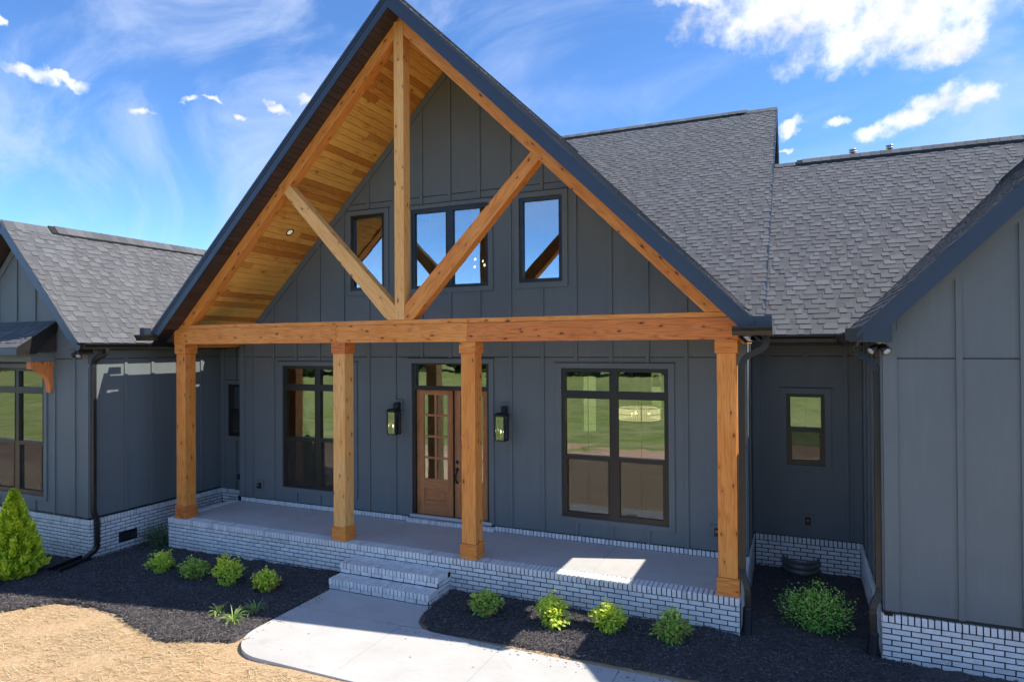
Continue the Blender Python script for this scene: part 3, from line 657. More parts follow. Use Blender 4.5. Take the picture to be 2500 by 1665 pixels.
# left wing
lcl = [(1.0, 1, 5.55-3.22), (-1.0, 1, 5.55+3.22)]
WL = panel_wall('left_wing_wall', FL, -5.5, -1.0, .10, 5.5, [-3.25+.611*k-.611*3 for k in range(7)], (3.11,), [(-3.262-.908, -3.262+.908, .395, 2.932)], [(-3.262-1.006, -3.262+1.006, .305, 3.03), (-4.9, -1.95, 3.05, 3.88)], lcl)
board(FL, WL, -1.17, -1.0, .10, 3.4); 
for s in (-1, 1):
    q = [(-3.22, 5.52), (-3.22, 5.34), (-3.22+s*2.3, 3.04), (-3.22+s*2.3, 3.22)]; mb = MB(); FL.poly(mb, clip(q, 0, -1, -3.3), .002, .028); obj('frieze_board', mb, M['siding'], WL)
big_window(FL, -3.262, 'tall twin window of the left wing under the small shed awning')
WLS = panel_wall('left_wing_wall', FLS, -.9, 2.2, .10, 3.45, [-.17, .42, 1.03, 1.64], (3.11,)); board(FLS, WLS, -.9, -.77, .1, 3.4); board(FLS, WLS, -.77, 2.1, 3.13, 3.4, .028, 'frieze_board')
WLB = panel_wall('recess_wall', FLB, -1.0, .19, .07, 3.5, [-.55], (3.11,), [(-.77, -.19, 1.28, 2.47)], [(-.87, -.09, 1.19, 2.57)]); board(FLB, WLB, -.998, -.88, .07, 3.4)
window(FLB, (-.77, -.19, 1.28, 2.47), (-.865, -.095, 1.19, 2.565), [(-.70, -.26, 1.91, 2.41), (-.69, -.27, 1.35, 1.845)], [], [(-.69, -.27, 1.35, 1.845)], 'small window in the dark recess behind the left column')
# sill flashing strips under the siding
for fc, a, b, z in ((FM, .19, 4.55, .095), (FM, 6.25, 10.6, .095), (FR, 12.25, 17.6, .10), (FK, 10.6, 12.28, .07), (FRS, .03, 3.06, .07), (FL, -5.5, -1.0, .1), (FLS, -.9, 2.2, .1), (FLB, -1, .19, .07)):
    mb = MB(); fc.box(mb, a, b, z-.028, z-.001, -.08, .012); obj('sill_flashing', mb, M['flashing'], HOUSE)
# ------------------------------------------------------------------ front doors and transom
def make_doors():
    fd = Face((0, 1.70, 0), (1, 0, 0), (0, -1, 0))
    mb = MB()
    for r in subtract([(4.585, 6.21, .14, 3.0)], [(4.64, 5.4565, .141, 2.495), (5.4595, 6.165, .141, 2.495), (4.655, 6.15, 2.574, 2.975)]): fc_d = (-.1, .06 if r[3] > 2.5 else .055); fd.box(mb, *r, *fc_d)
    fr = obj('door_frame', mb, M['frame'], HOUSE, label='black door frame with a glazed transom over the double doors')
    m = MB(); fd.box(m, 4.655, 6.15, 2.574, 2.975, .0, .007); obj('pane', m, M['glass'], fr)
    for x in (5.02, 5.45, 5.80): m = MB(); fd.box(m, x-.008, x+.008, 2.574, 2.975, -.03, -.01); obj('muntin', m, M['walnut'], fr)
    m = MB(); fd.box(m, 4.54, 6.26, .088, .139, -.12, .105); obj('threshold', m, M['threshold'], fr)
    for a, b, lab in ((4.642, 5.455, 'left leaf of the stained wooden double door with eight panes'), (5.461, 6.163, 'right leaf of the stained wooden double door with black handle')):
        w = b-a; st = .148 if w > .75 else .118; g0, g1 = a+st, b-st; gm = (g0+g1)/2; rows = [.815, 1.211, 1.611, 2.015, 2.40]
        holes = [(g0, gm-.022, rows[k]+(.02 if k else 0), rows[k+1]-(.02 if k < 3 else 0)) for k in range(4)]+[(gm+.022, g1, rows[k]+(.02 if k else 0), rows[k+1]-(.02 if k < 3 else 0)) for k in range(4)]
        pn = (g0-.01, g1+.01, .345, .63); mb = MB(); up = (0, 0, 1)
        # stiles, rails, bars as separate lengths of timber in one leaf
        fd.box(mb, a, g0, .141, 2.492, -.045, 0, .3, up); fd.box(mb, g1, b, .141, 2.492, -.045, 0, .7, up)
        for z0_, z1_, r in ((2.40, 2.492, .2), (.63, .815, .6), (.141, .345, .9)): fd.box(mb, g0, g1, z0_, z1_, -.045, -.0005, r, (1, 0, 0))
        fd.box(mb, gm-.022, gm+.022, .815, 2.40, -.045, -.004, .5, up)
        for k in (1, 2, 3):
            fd.box(mb, g0, gm-.022, rows[k]-.02, rows[k]+.02, -.045, -.004, .4, (1, 0, 0)); fd.box(mb, gm+.022, g1, rows[k]-.02, rows[k]+.02, -.045, -.004, .4, (1, 0, 0))
        lf = obj('door', mb, M['walnut'], HOUSE, label=lab)
        for h in holes: m = MB(); fd.box(m, *h, -.026, -.02); obj('pane', m, M['glass'], lf)
        m = MB(); fd.box(m, g0, g1, .345, .63, -.04, -.018, .8, (1, 0, 0))
        p0 = [(g0+.05, .395), (g1-.05, .395), (g1-.05, .58), (g0+.05, .58)]; p1 = [(g0+.075, .42), (g1-.075, .42), (g1-.075, .555), (g0+.075, .555)]
        m.hexa([fd.p(*q, -.018) for q in p0]+[fd.p(*q, -.002) for q in p1], .8, (1, 0, 0)); obj('raised_panel', m, M['walnut'], lf)
    hx = 5.517; m = MB(); m.lathe(fd.p(hx, 1.165, 0), [(.036, 0), (.036, .012), (.022, .022)], 18, axis=(0, -1, 0)); obj('deadbolt', m, M['iron'], lf, True); m = MB(); m.lathe(fd.p(hx, 1.03, 0), [(.036, 0), (.036, .012), (.02, .03)], 18, axis=(0, -1, 0))
    m.tube([fd.p(hx-.006*math.sin(t*3.1), 1.0-.22*t, .02+.05*math.sin(math.pi*t)) for t in [k/10 for k in range(11)]], [.012+.006*math.sin(math.pi*k/10) for k in range(11)], 8)
    m.lathe(fd.p(hx, .785, 0), [(.022, 0), (.02, .02)], 14, axis=(0, -1, 0)); obj('handle', m, M['iron'], lf, True)
make_doors()
for x0_, x1_, z0_, z1_ in ((4.515, 4.58, .10, 3.0), (6.215, 6.31, .10, 3.0), (4.515, 6.31, 3.004, 3.088)): board(FM, WM, x0_, x1_, z0_, z1_, .024, 'door_trim')
mb = MB(); FM.box(mb, 4.50, 6.32, 3.088, 3.1, 0, .034); obj('drip_cap', mb, M['flashing'], WM)
# ------------------------------------------------------------------ rooms behind the glass
mb = MB(); mb.box(.25, 10.55, 1.76, 7.2, .0, .10, .5, (1, 0, 0)); obj('room_floor', mb, M['room_floor'], HOUSE)
for bx in ((.25, 6.2, 7.2, 7.3, .1, 6.6), (4.0, 4.1, 1.78, 7.2, .1, 6.0), (6.75, 6.85, 1.78, 4.3, .1, 6.0), (6.2, 6.55, 7.2, 7.3, .1, 1.1), (6.55, 7.97, 7.2, 7.3, .1, 6.6), (7.97, 8.22, 7.2, 7.3, .1, 1.68), (7.97, 8.22, 7.2, 7.3, 2.66, 6.6), (6.2, 6.55, 7.2, 7.3, 2.52, 6.6), (8.22, 10.55, 7.2, 7.3, .1, 6.6), (6.85, 10.55, 1.78, 7.2, 3.15, 3.25), (.25, 4.0, 1.78, 7.2, 3.15, 3.25), (2.6, 8.2, 1.78, 7.2, 6.02, 6.1), (.19, .25, 2.25, 7.3, 0, 3.4), (10.5, 10.55, 2.2, 7.2, 0, 3.2),
           (-5.4, -1.12, 2.0, 2.1, .1, 3.2), (-5.4, -1.12, -.74, 2.0, .0, .1), (-5.5, -5.4, -.74, 2, .1, 3.2), (-5.4, -1.12, -.74, 2.0, 3.2, 3.28),
           (10.6, 12.4, 5, 5.1, .1, 3.4), (10.6, 12.4, 3.2, 5.0, 0, .1), (10.6, 12.4, 3.25, 5, 3.15, 3.2), (-1.1, .19, 4, 4.1, .1, 3.4), (-1.1, .19, 2.36, 4, 0, .1), (-1.1, .19, 2.36, 4, 3.15, 3.2)):
    mb = MB(); mb.box(*bx); obj('room_wall', mb, M['room'], HOUSE)
# ------------------------------------------------------------------ roofs
SH = []          # every shingle tab: (variant, matrix, roof part)
SHV = []; SHK = {}
def shingle_variant(w, thick, lev):
    k = (w, thick, lev)
    if k not in SHK:
        t = .014 if thick else .004; L = .19; mb = MB(); h = w/2-.0012; tp = .008 if thick else 0
        mb.hexa([(-h+0, 0, -.006), (h, 0, -.006), (h, L, -.006), (-h, L, -.006), (-h, 0, t), (h, 0, t), (h, L, .001), (-h, L, .001)], lev)
        me = mesh_of('shingle', mb, M['shingle']); SHK[k] = len(SHV); SHV.append((me, np.array(mb.v), mb.f, lev))
    return SHK[k]
def shingles(parent, O, U, V, ulen, vlen, keep=lambda p: True):
    O, U, V = Vector(O), Vector(U).normalized(), Vector(V).normalized(); N = U.cross(V); k = 0; v = -.02
    while v < vlen-.06:
        u = -random.uniform(0, .1); thick = random.random() < .5
        while u < ulen-.004:
            w = random.choice([.08, .10, .12, .14, .17] if not thick else [.09, .12, .15, .18, .22]); a = max(u, 0); e = min(u+w, ulen); c = O+U*((a+e)/2)+V*v
            if keep(c):
                lv = random.choice([.45, .52, .6, .68, .76, .86]) if thick else random.choice([.1, .22, .32, .42, .5])
                if random.random() < .03: lv = 1.0
                key = shingle_variant(w, thick, lv); R3 = Matrix((U*((e-a)/w), V, N)).transposed().to_4x4(); SH.append((key, Matrix.Translation(c+N*random.uniform(0, .0015)) @ R3, parent))
            u = u+w; thick = not thick if random.random() < .85 else thick
        v += .143; k += 1
def main_z(y): return 3.58+.776*(y-2.5)
def rec_z(y): return 3.48+.776*(y-2.5)
# porch gable roof
W_E = 5.45
mb = MB()
for s in (-1, 1):
    mb.xz([(GX, 8.985), (GX+s*W_E, 8.985-GS*W_E), (GX+s*W_E, 8.885-GS*W_E), (GX, 8.885)], -.285, .25); w_ = 5.25 if s > 0 else W_E
    mb.xz([(GX, 8.985), (GX+s*w_, 8.985-GS*w_), (GX+s*w_, 8.885-GS*w_), (GX, 8.885)], .25, 9.4)
PR = obj('porch_roof', mb, M['deck'], HOUSE, label='steep front gable roof over the porch with grey shingles')
for s in (1, -1):
    V = Vector((-s, 0, GS)).normalized(); U = Vector((0, s, 0)); O = Vector((GX+s*(W_E+.03), -.30 if s > 0 else 9.4, 9.0-GS*(W_E+.03)))
    shingles(PR, O, U, V, 9.7, (W_E+.03)*math.sqrt(1+GS*GS), lambda c: (c.y < -.1 or c.z > main_z(c.y)-.15) and (c.x < 10.6 or c.y < .3))
def rake_boards(parent, apex, xe, slope, y, specs, zmin, mname='fascia'):
    """boards along a gable rake: specs = (name, drop_top, drop_bottom, y0, y1)"""
    for nm, t, b, y0, y1 in specs:
        for s in ((-1, 1) if isinstance(xe, tuple) else (1,)):
            x1 = xe[0] if (isinstance(xe, tuple) and s < 0) else (xe[1] if isinstance(xe, tuple) else xe)
            w = abs(x1-apex[0]); q = [(apex[0], apex[1]-t), (apex[0], apex[1]-b), (x1, apex[1]-b-slope*w), (x1, apex[1]-t-slope*w)]
            q = clip(q, 0, -1, -zmin); m = MB(); m.xz(q, y0, y1); obj(nm, m, M[mname], parent)
rake_boards(PR, (GX, 8.99), (GX-W_E, GX+W_E), GS, 0, [('fascia', .10, .26, -.312, -.286), ('fascia_band', .05, .10, -.322, -.286), ('drip_edge', -.004, .05, -.335, -.286)], 3.55)
# ridge caps
for k in range(40):
    y = -.30+k*.2; m = MB(); 
    for s in (-1, 1): m.hexa([(GX, y, 9.02), (GX+s*.15, y, 9.02-.15*GS), (GX+s*.15, y+.3, 9.005-.15*GS), (GX, y+.3, 9.005), (GX, y, 9.035), (GX+s*.15, y, 9.032-.15*GS), (GX+s*.15, y+.3, 9.015-.15*GS), (GX, y+.3, 9.018)], random.random())
    obj('ridge_cap', m, M['shingle'], PR)
# boarded soffit of the rake, wooden ceiling
SL = math.sqrt(1+GS*GS)
for s in (-1, 1):
    n = 72; L = 5.52*SL; V = Vector((s, 0, -GS)).normalized(); Nn = Vector((s*GS, 0, 1)).normalized()
    for k in range(n):
        a, b = L*k/n+.003, L*(k+1)/n-.003; P0 = Vector((GX, 0, 8.735)); jig = random.uniform(-.002, .002)
        pts = [P0+V*a+Vector((0, -.285, 0)), P0+V*b+Vector((0, -.285, 0)), P0+V*b+Vector((0, .012, 0)), P0+V*a+Vector((0, .012, 0))]
        if pts[0].z < 3.72: continue
        m = MB(); m.hexa([p+Nn*jig for p in pts]+[p+Nn*.02 for p in pts], random.random(), (0, 1, 0)); obj('soffit_board', m, M['soffit'], PR)
    m = MB(); P0 = Vector((GX, 0, 8.775)); pts = [P0+Vector((0, -.285, 0)), P0+V*L+Vector((0, -.285, 0)), P0+V*L+Vector((0, .2, 0)), P0+Vector((0, .2, 0))]; m.hexa(pts+[p+Nn*.02 for p in pts]); obj('soffit_backing', m, M['flashing'], PR)
    L = 5.3*SL; wdt = .128; n = int(L/wdt)
    for k in range(n):
        a, b = k*wdt+.003, (k+1)*wdt-.003; P0 = Vector((GX, 0, CEIL+.01)); y0_, y1_ = .19, 1.655; jig = random.uniform(-.0015, .0015); r = random.choice([.1, .2, .3, .4, .45, .5, .6, .95, 1.0, .85])+random.uniform(-.05, .05)
        cuts = [y0_, y1_] if random.random() < .93 else [y0_, random.uniform(.5, 1.3), y1_]
        for ya, yb in zip(cuts, cuts[1:]):
            r = min(1, max(0, random.choice([.02, .1, .18, .25, .3, .38, .45, .8, .95, 1.0])+random.uniform(-.05, .05)))
            pts = [P0+V*a+Vector((0, ya+.001, 0)), P0+V*b+Vector((0, ya+.001, 0)), P0+V*b+Vector((0, yb, 0)), P0+V*a+Vector((0, yb, 0))]
            m = MB(); m.hexa([p+Nn*jig for p in pts]+[p+Nn*.018 for p in pts], r, (0, 1, 0)); obj('ceiling_board', m, M['pine'], PR)
for s in (-1, 1):
    V = Vector((s, 0, -GS)).normalized(); Nn = Vector((s*GS, 0, 1)).normalized(); P0 = Vector((GX, 0, CEIL+.05)); L = 5.3*SL; m = MB(); pts = [P0+Vector((0, .19, 0)), P0+V*L+Vector((0, .19, 0)), P0+V*L+Vector((0, 1.65, 0)), P0+Vector((0, 1.65, 0))]
    m.hexa(pts+[p+Nn*.015 for p in pts]); obj('ceiling_backing', m, M['deck'], PR)
# eave boxes beside the beam ends
for x0_, x1_ in ((-.17, .147), (10.623, 10.90)):
    m = MB(); m.box(x0_, x1_, -.004, .75 if x0_ > 5 else 1.6, 3.43, 3.60 if x0_ > 5 else 3.66, .4); obj('eave_box', m, M['soffit'], PR)  # right box runs further back, unseen, to keep sun off the side beam
# main roof behind
def slab_yz(name, ye, ze, yr, zr, yb, x0, x1, t=.18, label=None):
    sl = (zr-ze)/(yr-ye); m = MB(); m.yz([(ye, ze), (yr, zr), (yb, ze), (yb, ze-t), (yr, zr-t*1.3), (ye, ze-t)], x0, x1); return obj(name, m, M['deck'], HOUSE, label=label)
MR = slab_yz('main_roof', 2.5, 3.57, 10.68, 9.917, 18.8, -.05, 10.81, label='tall main roof slope right of the porch gable')
Vm = Vector((0, 1, .776)).normalized(); run = 8.18*math.sqrt(1+.776**2)
def gz_(x): return GAPEX-GS*abs(x-GX)
shingles(MR, (4.0, 2.5, 3.58), (1, 0, 0), Vm, 6.83, run, lambda c: c.z > gz_(c.x)-.2)
RR = slab_yz('recess_roof', 2.5, 3.47, 7.80, 7.583, 13.1, 10.6, 19.0, label='lower roof slope between the main roof and the right wing')
shingles(RR, (10.79, 2.5, 3.48), (1, 0, 0), Vm, 5.8, 5.3*math.sqrt(1+.776**2), lambda c: c.z > 3.45+(c.x-11.98)-.2)
slab_yz('recess_roof', 1.85, 3.45, 5.0, 5.8, 8.5, -1.0, .15, .15)
m = MB(); m.yz([(2.9, 3.6), (10.68, 9.65), (18.4, 3.6)], 10.48, 10.6); obj('gable_end', m, M['siding'], MR)
for nm, x0_, x1_, dz0, dz1 in (('fascia', 10.795, 10.822, -.26, .004), ('drip_edge', 10.815, 10.836, -.05, .012)):
    m = MB(); m.yz([(2.46, 3.55+dz1), (10.68, 9.93+dz1), (18.8, 3.6+dz1), (18.8, 3.6+dz0), (10.68, 9.93+dz0), (2.46, 3.55+dz0)], x0_, x1_); obj(nm, m, M['fascia'], MR)
def ridge_x(parent, x0, x1, y, z, vent, sl=.776):
    x = x0
    while x < x1:
        v = vent[0] < x < vent[1]; up = .062 if v else .012; w = .16 if v else .15; m = MB()
        for s in (-1, 1): m.hexa([(x, y, z+up), (x+.29, y, z+up-.006), (x+.29, y+s*w, z+up-.006-w*sl), (x, y+s*w, z+up-w*sl), (x, y, z+up+.012), (x+.29, y, z+up+.004), (x+.29, y+s*w, z+up+.004-w*sl), (x, y+s*w, z+up+.012-w*sl)], random.random())
        obj('ridge_cap', m, M['shingle'], parent); x += .2
    m = MB(); a, b = vent
    m.yz([(y-.155, z-.155*sl+.002), (y, z+.002), (y+.155, z-.155*sl), (y+.155, z-.155*sl+.058), (y, z+.058), (y-.155, z-.155*sl+.058)], max(a, x0), min(b, x1)); obj('ridge_vent', m, M['flashing'], parent)
ridge_x(MR, -.05, 10.6, 10.68, 9.935, (0.5, 9.76)); ridge_x(RR, 10.85, 18.5, 7.8, 7.6, (11.33, 18))
# left wing roof
LX, LZ, LSL = -3.22, 5.87, 1.025
m = MB()
for s in (-1, 1): m.xz([(LX, LZ-.015), (LX+s*2.36, LZ-.015-2.36*LSL), (LX+s*2.36, LZ-.17-2.36*LSL), (LX, LZ-.17)], -1.19, 6)
LR = obj('left_wing_roof', m, M['deck'], HOUSE, label='grey shingled gable roof of the left wing')
shingles(LR, (LX+2.38, -1.22, LZ-2.38*LSL), (0, 1, 0), (-1, 0, LSL), 6.6, 2.38*math.sqrt(1+LSL**2), lambda c: c.z > 3.45+.776*(c.y-1.85)-.2 or c.y < 1.9)
rake_boards(LR, (LX, LZ-.01), (LX-2.37, LX+2.37), LSL, 0, [('fascia', .06, .235, -1.215, -1.19), ('drip_edge', -.004, .06, -1.228, -1.19)], 3.28)
m = MB()
for s in (-1, 1): m.xz([(LX, LZ-.22), (LX+s*2.36, LZ-.22-2.36*LSL), (LX+s*2.36, LZ-.25-2.36*LSL), (LX, LZ-.25)], -1.19, -.9)
obj('soffit', m, M['soffit'], LR)
m = MB(); m.box(-.99, -.86, -1.188, 2.0, 3.285, 3.30); m.box(-.985, -.865, -1.188, -.905, 3.30, 3.42); obj('soffit', m, M['soffit'], LR)
def ridge_y(parent, x, z, sl, y0, y1, vent):
    y = y0
    while y < y1:
        v = vent[0] < y < vent[1]; up = .062 if v else .012; w = .16; m = MB()
        for s in (-1, 1): m.hexa([(x, y, z+up), (x, y+.29, z+up-.006), (x+s*w, y+.29, z+up-.006-w*sl), (x+s*w, y, z+up-w*sl), (x, y, z+up+.012), (x, y+.29, z+up+.004), (x+s*w, y+.29, z+up+.004-w*sl), (x+s*w, y, z+up+.012-w*sl)], random.random())
        obj('ridge_cap', m, M['shingle'], parent); y += .2
    m = MB(); a, b = vent; m.xz([(x-.155, z-.155*sl), (x, z), (x+.155, z-.155*sl), (x+.155, z-.155*sl+.058), (x, z+.058), (x-.155, z-.155*sl+.058)], a, b); obj('ridge_vent', m, M['flashing'], parent)
ridge_y(LR, LX, LZ, LSL, -1.2, 5.0, (-.32, 5.0))
# right wing roof
RX, RZ = RIDGE_X, 3.45+(RIDGE_X-11.98)
m = MB(); w = RX-11.98
for s in (-1, 1): m.xz([(RX, RZ-.015), (RX+s*w, RZ-.015-w), (RX+s*w, RZ-.17-w), (RX, RZ-.17)], -.235, 8)
GR = obj('right_wing_roof', m, M['deck'], HOUSE, label='grey shingled gable roof of the right wing at the picture edge')
shingles(GR, (11.96, 8.0, 3.43), (0, -1, 0), (1, 0, 1), 8.26, w*1.414, lambda c: c.z > rec_z(c.y)-.2)
rake_boards(GR, (RX, RZ-.01), (11.985, RX+w), 1.0, 0, [('fascia', .055, .27, -.262, -.236), ('drip_edge', -.004, .055, -.275, -.236)], 3.34)
m = MB(); q = clip([(RX, RZ-.24), (RX, RZ-.27), (11.98, RZ-.27-w), (11.98, RZ-.24-w)], 0, -1, -3.34); m.xz(q, -.235, .06); obj('soffit', m, M['soffit'], GR)
m = MB(); m.xz([(12.05, 3.335), (12.35, 3.335), (12.35, 3.56), (12.05, 3.35)], -.258, .04); obj('eave_return', m, M['fascia'], GR)
m = MB(); m.box(11.99, 12.27, .04, 2.5, 3.335, 3.35); obj('soffit', m, M['soffit'], GR)
m = MB(); m.box(10.62, 12.27, 2.46, 3.05, 3.37, 3.385); obj('soffit', m, M['soffit'], RR)
ridge_y(GR, RX, RZ, 1.0, -.25, 6.5, (.4, 6.5))
# shed awning over the left wing window
def awning():
    A = thing('window_awning', 'small shingled shed awning over the left wing window with wooden bracket', 'awning', (-3.26, -.9, 3.05))
    ys, zs_ = (-.91, 3.86), (-1.62, 3.36); m = MB(); m.yz([ys, zs_, (-1.62, 3.30), (-.91, 3.80)], -4.6, -1.95); rf = obj('roof', m, M['deck'], A)
    V = Vector((0, ys[0]-zs_[0], ys[1]-zs_[1])); U = Vector((1, 0, 0)); shingles(rf, (-4.62, -1.64, 3.35), U, V, 2.69, V.length)
    m = MB(); m.box(-4.6, -1.93, -1.645, -1.62, 3.20, 3.345); obj('fascia', m, M['fascia'], A)
    m = MB(); m.yz([(-.92, 3.84), (-1.64, 3.345), (-1.64, 3.20), (-1.30, 3.22), (-.92, 3.66)], -1.955, -1.925); obj('rake_board', m, M['gutter'], A)
    m = MB(); m.yz([(-.925, 3.75), (-1.6, 3.27), (-1.6, 3.255), (-.925, 3.255)], -4.55, -1.958); obj('soffit', m, M['soffit'], A)
    m = MB(); m.box(-4.5, -2.03, -1.34, -.905, 3.07, 3.25); obj('header', m, M['siding'], A)
    for x in (-2.12, -4.40):
        m = MB(); prof = [(-.905, 3.066), (-.905, 2.46), (-.975, 2.46)]+[(-.975-.35*(1-math.cos(t)), 2.53+.40*math.sin(t)) for t in [math.pi/2*k/8 for k in range(9)]]+[(-1.325, 3.066)]
        m.yz(prof, x-.07, x+.07, .55, (0, 0, 1)); obj('bracket', m, M['cedar_red'], A)
awning()
place_pieces('shingle', SH, SHV, 300, 'shingle_field', HOUSE)
# ------------------------------------------------------------------ timber truss, columns
def timber(name, parent, pts, long, m='cedar', r=None, lab=None):
    mb = MB(); mb.hexa(pts, random.random() if r is None else r, long); o = obj(name, mb, M[m], parent)
    b = o.modifiers.new('bevel', 'BEVEL'); b.width = .006; b.segments = 2; b.limit_method = 'ANGLE'
    if lab: o['label'] = lab
    return o
def tbox(name, parent, x0, x1, y0, y1, z0, z1, long, m='cedar', r=None, lab=None):
    return timber(name, parent, [(x0, y0, z0), (x1, y0, z0), (x1, y1, z0), (x0, y1, z0), (x0, y0, z1), (x1, y0, z1), (x1, y1, z1), (x0, y1, z1)], long, m, r, lab)
TR = thing('porch_truss', 'orange cedar truss framing the open porch gable, on four columns', 'timber truss', (5.39, .1, 3.387))
X1 = (1, 0, 0)
mb = MB(); mb.xz([(.15, 3.387), (4.079, 3.387), (4.079, 3.678), (.19, 3.678), (.15, 3.62)], .015, .265, .35, X1); o = obj('beam', mb, M['cedar'], TR)
tbox('beam', TR, 4.081, 6.618, .017, .265, 3.387, 3.678, X1, 'cedar', .2); tbox('beam', TR, 6.620, 10.62, .015, .265, 3.387, 3.678, X1, 'cedar_red', .35, 'redder right-hand length of the beam')
for a, b, r in ((.25, 4.079, .15), (4.081, 6.618, .1), (6.62, 10.56, .2)): tbox('beam_cap', TR, a, b, .03, .255, 3.679, 3.752, X1, 'cedar', r)
for x in (.305, 10.47): tbox('side_beam', TR, x-.12, x+.12, .266, 1.6, 3.387, 3.66, (0, 1, 0))
RT, RB = 8.73, 8.49
for s in (-1, 1):
    xa, xb = 5.395 if s > 0 else 5.385, GX+s*5.05; za, zb = 3.753, 0
    def ln(c, x): return c-GS*abs(x-GX)
    xt = GX+s*(RT-3.753)/GS; xbm = GX+s*(RB-3.753)/GS; x0_ = GX+s*.001
    pts = [(x0_, RT), (x0_, RB), (xbm, 3.753), (xt, 3.753)]
    cut = GX+s*2.5
    for k, (u, v) in enumerate(((x0_, cut-s*.001), (cut+s*.001, None))):
        if v is not None: q = [(u, ln(RT, u)), (u, ln(RB, u)), (v, ln(RB, v)), (v, ln(RT, v))]
        else: q = [(u, ln(RT, u)), (u, ln(RB, u)), (xbm, 3.753), (xt, 3.753)]
        mb = MB(); mb.xz(q, .022, .2, random.uniform(.1, .5), Vector((s, 0, -GS)).normalized()); obj('rake_beam', mb, M['cedar'], TR)
tbox('king_post', TR, 5.283, 5.466, .012, .205, 3.753, 7.998, (0, 0, 1), 'cedar_light', .3); tbox('king_post', TR, 5.283, 5.466, .010, .206, 8.0, 8.66, (0, 0, 1), 'cedar_light', .75, 'short top length of the king post')
for s in (-1, 1):
    e = 5.374; fl = lambda x: e+s*(x-e) if s < 0 else x     # mirror about the post
    f = (lambda x: x) if s < 0 else (lambda x: 2*5.374-x)
    q = [(5.28, 4.00), (5.28, 3.80), (5.225, 3.755), (5.10, 3.755), (2.80, 6.17), (2.94, 6.32)]; dr = Vector((-2.3, 0, 2.4)).normalized()
    q = [(5.281, 3.985), (5.281, 3.755), (5.12, 3.755), (2.79, 6.215), (2.925, 6.335)]
    mb = MB(); mb.xz([(f(x), z) for x, z in q], .024, .196, .2 if s < 0 else .45, Vector((dr.x*(1 if s < 0 else -1), 0, dr.z))); obj('brace', mb, M['cedar_light' if s < 0 else 'cedar'], TR)
cols = [(.305, 'cedar', 'cedar porch column at the left corner, in front of the dark recess'), (4.121, 'cedar_light', 'cedar porch column standing left of the front steps'), (6.617, 'cedar', 'cedar porch column standing in front of the right door leaf'), (10.47, 'cedar', 'cedar porch column at the right corner beside a downspout')]
for i, (x, mt, lab) in enumerate(cols):
    c = thing('porch_column', lab, 'column', (x, .16, 0), 'cedar columns of the porch'); a, h = .1445, .122; y = .16; Zu = (0, 0, 1)
    tbox('base', c, x-a, x+a, y-a, y+a, .001, .236, X1, ['cedar_red', 'cedar', 'cedar', 'cedar'][i], .6); tbox('shaft', c, x-h, x+h, y-h, y+h, .237, 3.203, Zu, mt, [.3, .35, .15, .25][i]); tbox('capital', c, x-a, x+a, y-a, y+a, 3.204, 3.386, X1, ['cedar', 'cedar_red', 'cedar', 'cedar'][i], .55)
# recessed ceiling can light
c = Vector((2.353, .8, CEIL+.01-GS*(GX-2.353))); nrm = Vector((GS, 0, -1)).normalized()
cl = thing('ceiling_light', 'small round recessed light in the sloping wooden porch ceiling', 'ceiling light', c)
m = MB(); m.lathe(c, [(.085, -.004), (.085, .007), (.062, .007), (.055, -.02)], 24, axis=nrm, cap=False); obj('trim_ring', m, M['iron'], cl, True)
m = MB(); m.lathe(c, [(.06, .001), (.045, .004), (.001, .006)], 20, axis=nrm); obj('lens', m, M['can_lens'], cl, True)
# ------------------------------------------------------------------ bricks
BV = []
for k in range(14):
    lev = [.02, .08, .2, .35, .45, .55, .62, .7, .75, .8, .85, .9, .98, .5][k]; j = lambda s: random.uniform(-s, s); mb = MB()
    pts = [(-.5, -.5, -.5), (.5, -.5, -.5), (.5, .5, -.5), (-.5, .5, -.5), (-.5, -.5, .5), (.5, -.5, .5), (.5, .5, .5), (-.5, .5, .5)]
    pts = [(x+j(.008), y+j(.025), z+j(.02)) for x, y, z in pts]; mb.hexa(pts, lev); BV.append((mesh_of('brick', mb, M['brick']), np.array(mb.v), mb.f, lev))
def brick_at(lst, par, c, U, L, Vv, h, N, dpt):
    U, Vv, N = Vector(U), Vector(Vv), Vector(N); A = Matrix((U*L, Vv*h, N*dpt)).transposed().to_4x4(); lst.append((random.choices(range(14), [1, 1.3, 2, 3, 4, 4, 4, 4, 4, 4, 4, 3, .6, 3])[0], Matrix.Translation(Vector(c)+Vector(N)*random.uniform(-.0025, .0025)) @ A, par))
PIT, RP = .2032, .0677
Z3 = (0, 0, 1)
def brick_face(lst, par, fc, u0, u1, ztop, zbot, cap=.10, start=0, depth=.06, capd=.11, proud=.010, holes=()):
    if cap:
        n = max(1, round((u1-u0)/RP)); p = (u1-u0)/n
        for k in range(n): brick_at(lst, par, fc.p(u0+(k+.5)*p, ztop-cap/2+.002, proud-capd/2), fc.U, p-.0155, Z3, cap-.004, fc.N, capd)
    z = ztop-(cap+.009 if cap else 0); r = start
    while z > zbot:
        u = u0-(PIT/2 if r % 2 else 0)
        while u < u1-.01:
            a, b = max(u, u0), min(u+PIT, u1)
            for (a_, b_, c_, d_) in subtract([(a, b, z-RP, z)], holes):
                if b_-a_ > .03 and d_-c_ > RP*.6: brick_at(lst, par, fc.p((a_+b_)/2, z-RP/2+.004, -depth/2), fc.U, b_-a_-.014, Z3, RP-.0145, fc.N, depth)
            u += PIT
        z -= RP; r += 1
BH = []
mb = MB(); mb.box(-5.5, -.972, -.905, 2.2, -1.1, .045); BBL = obj('brick_base', mb, M['mortar'], HOUSE, label='white brick base of the left wing')
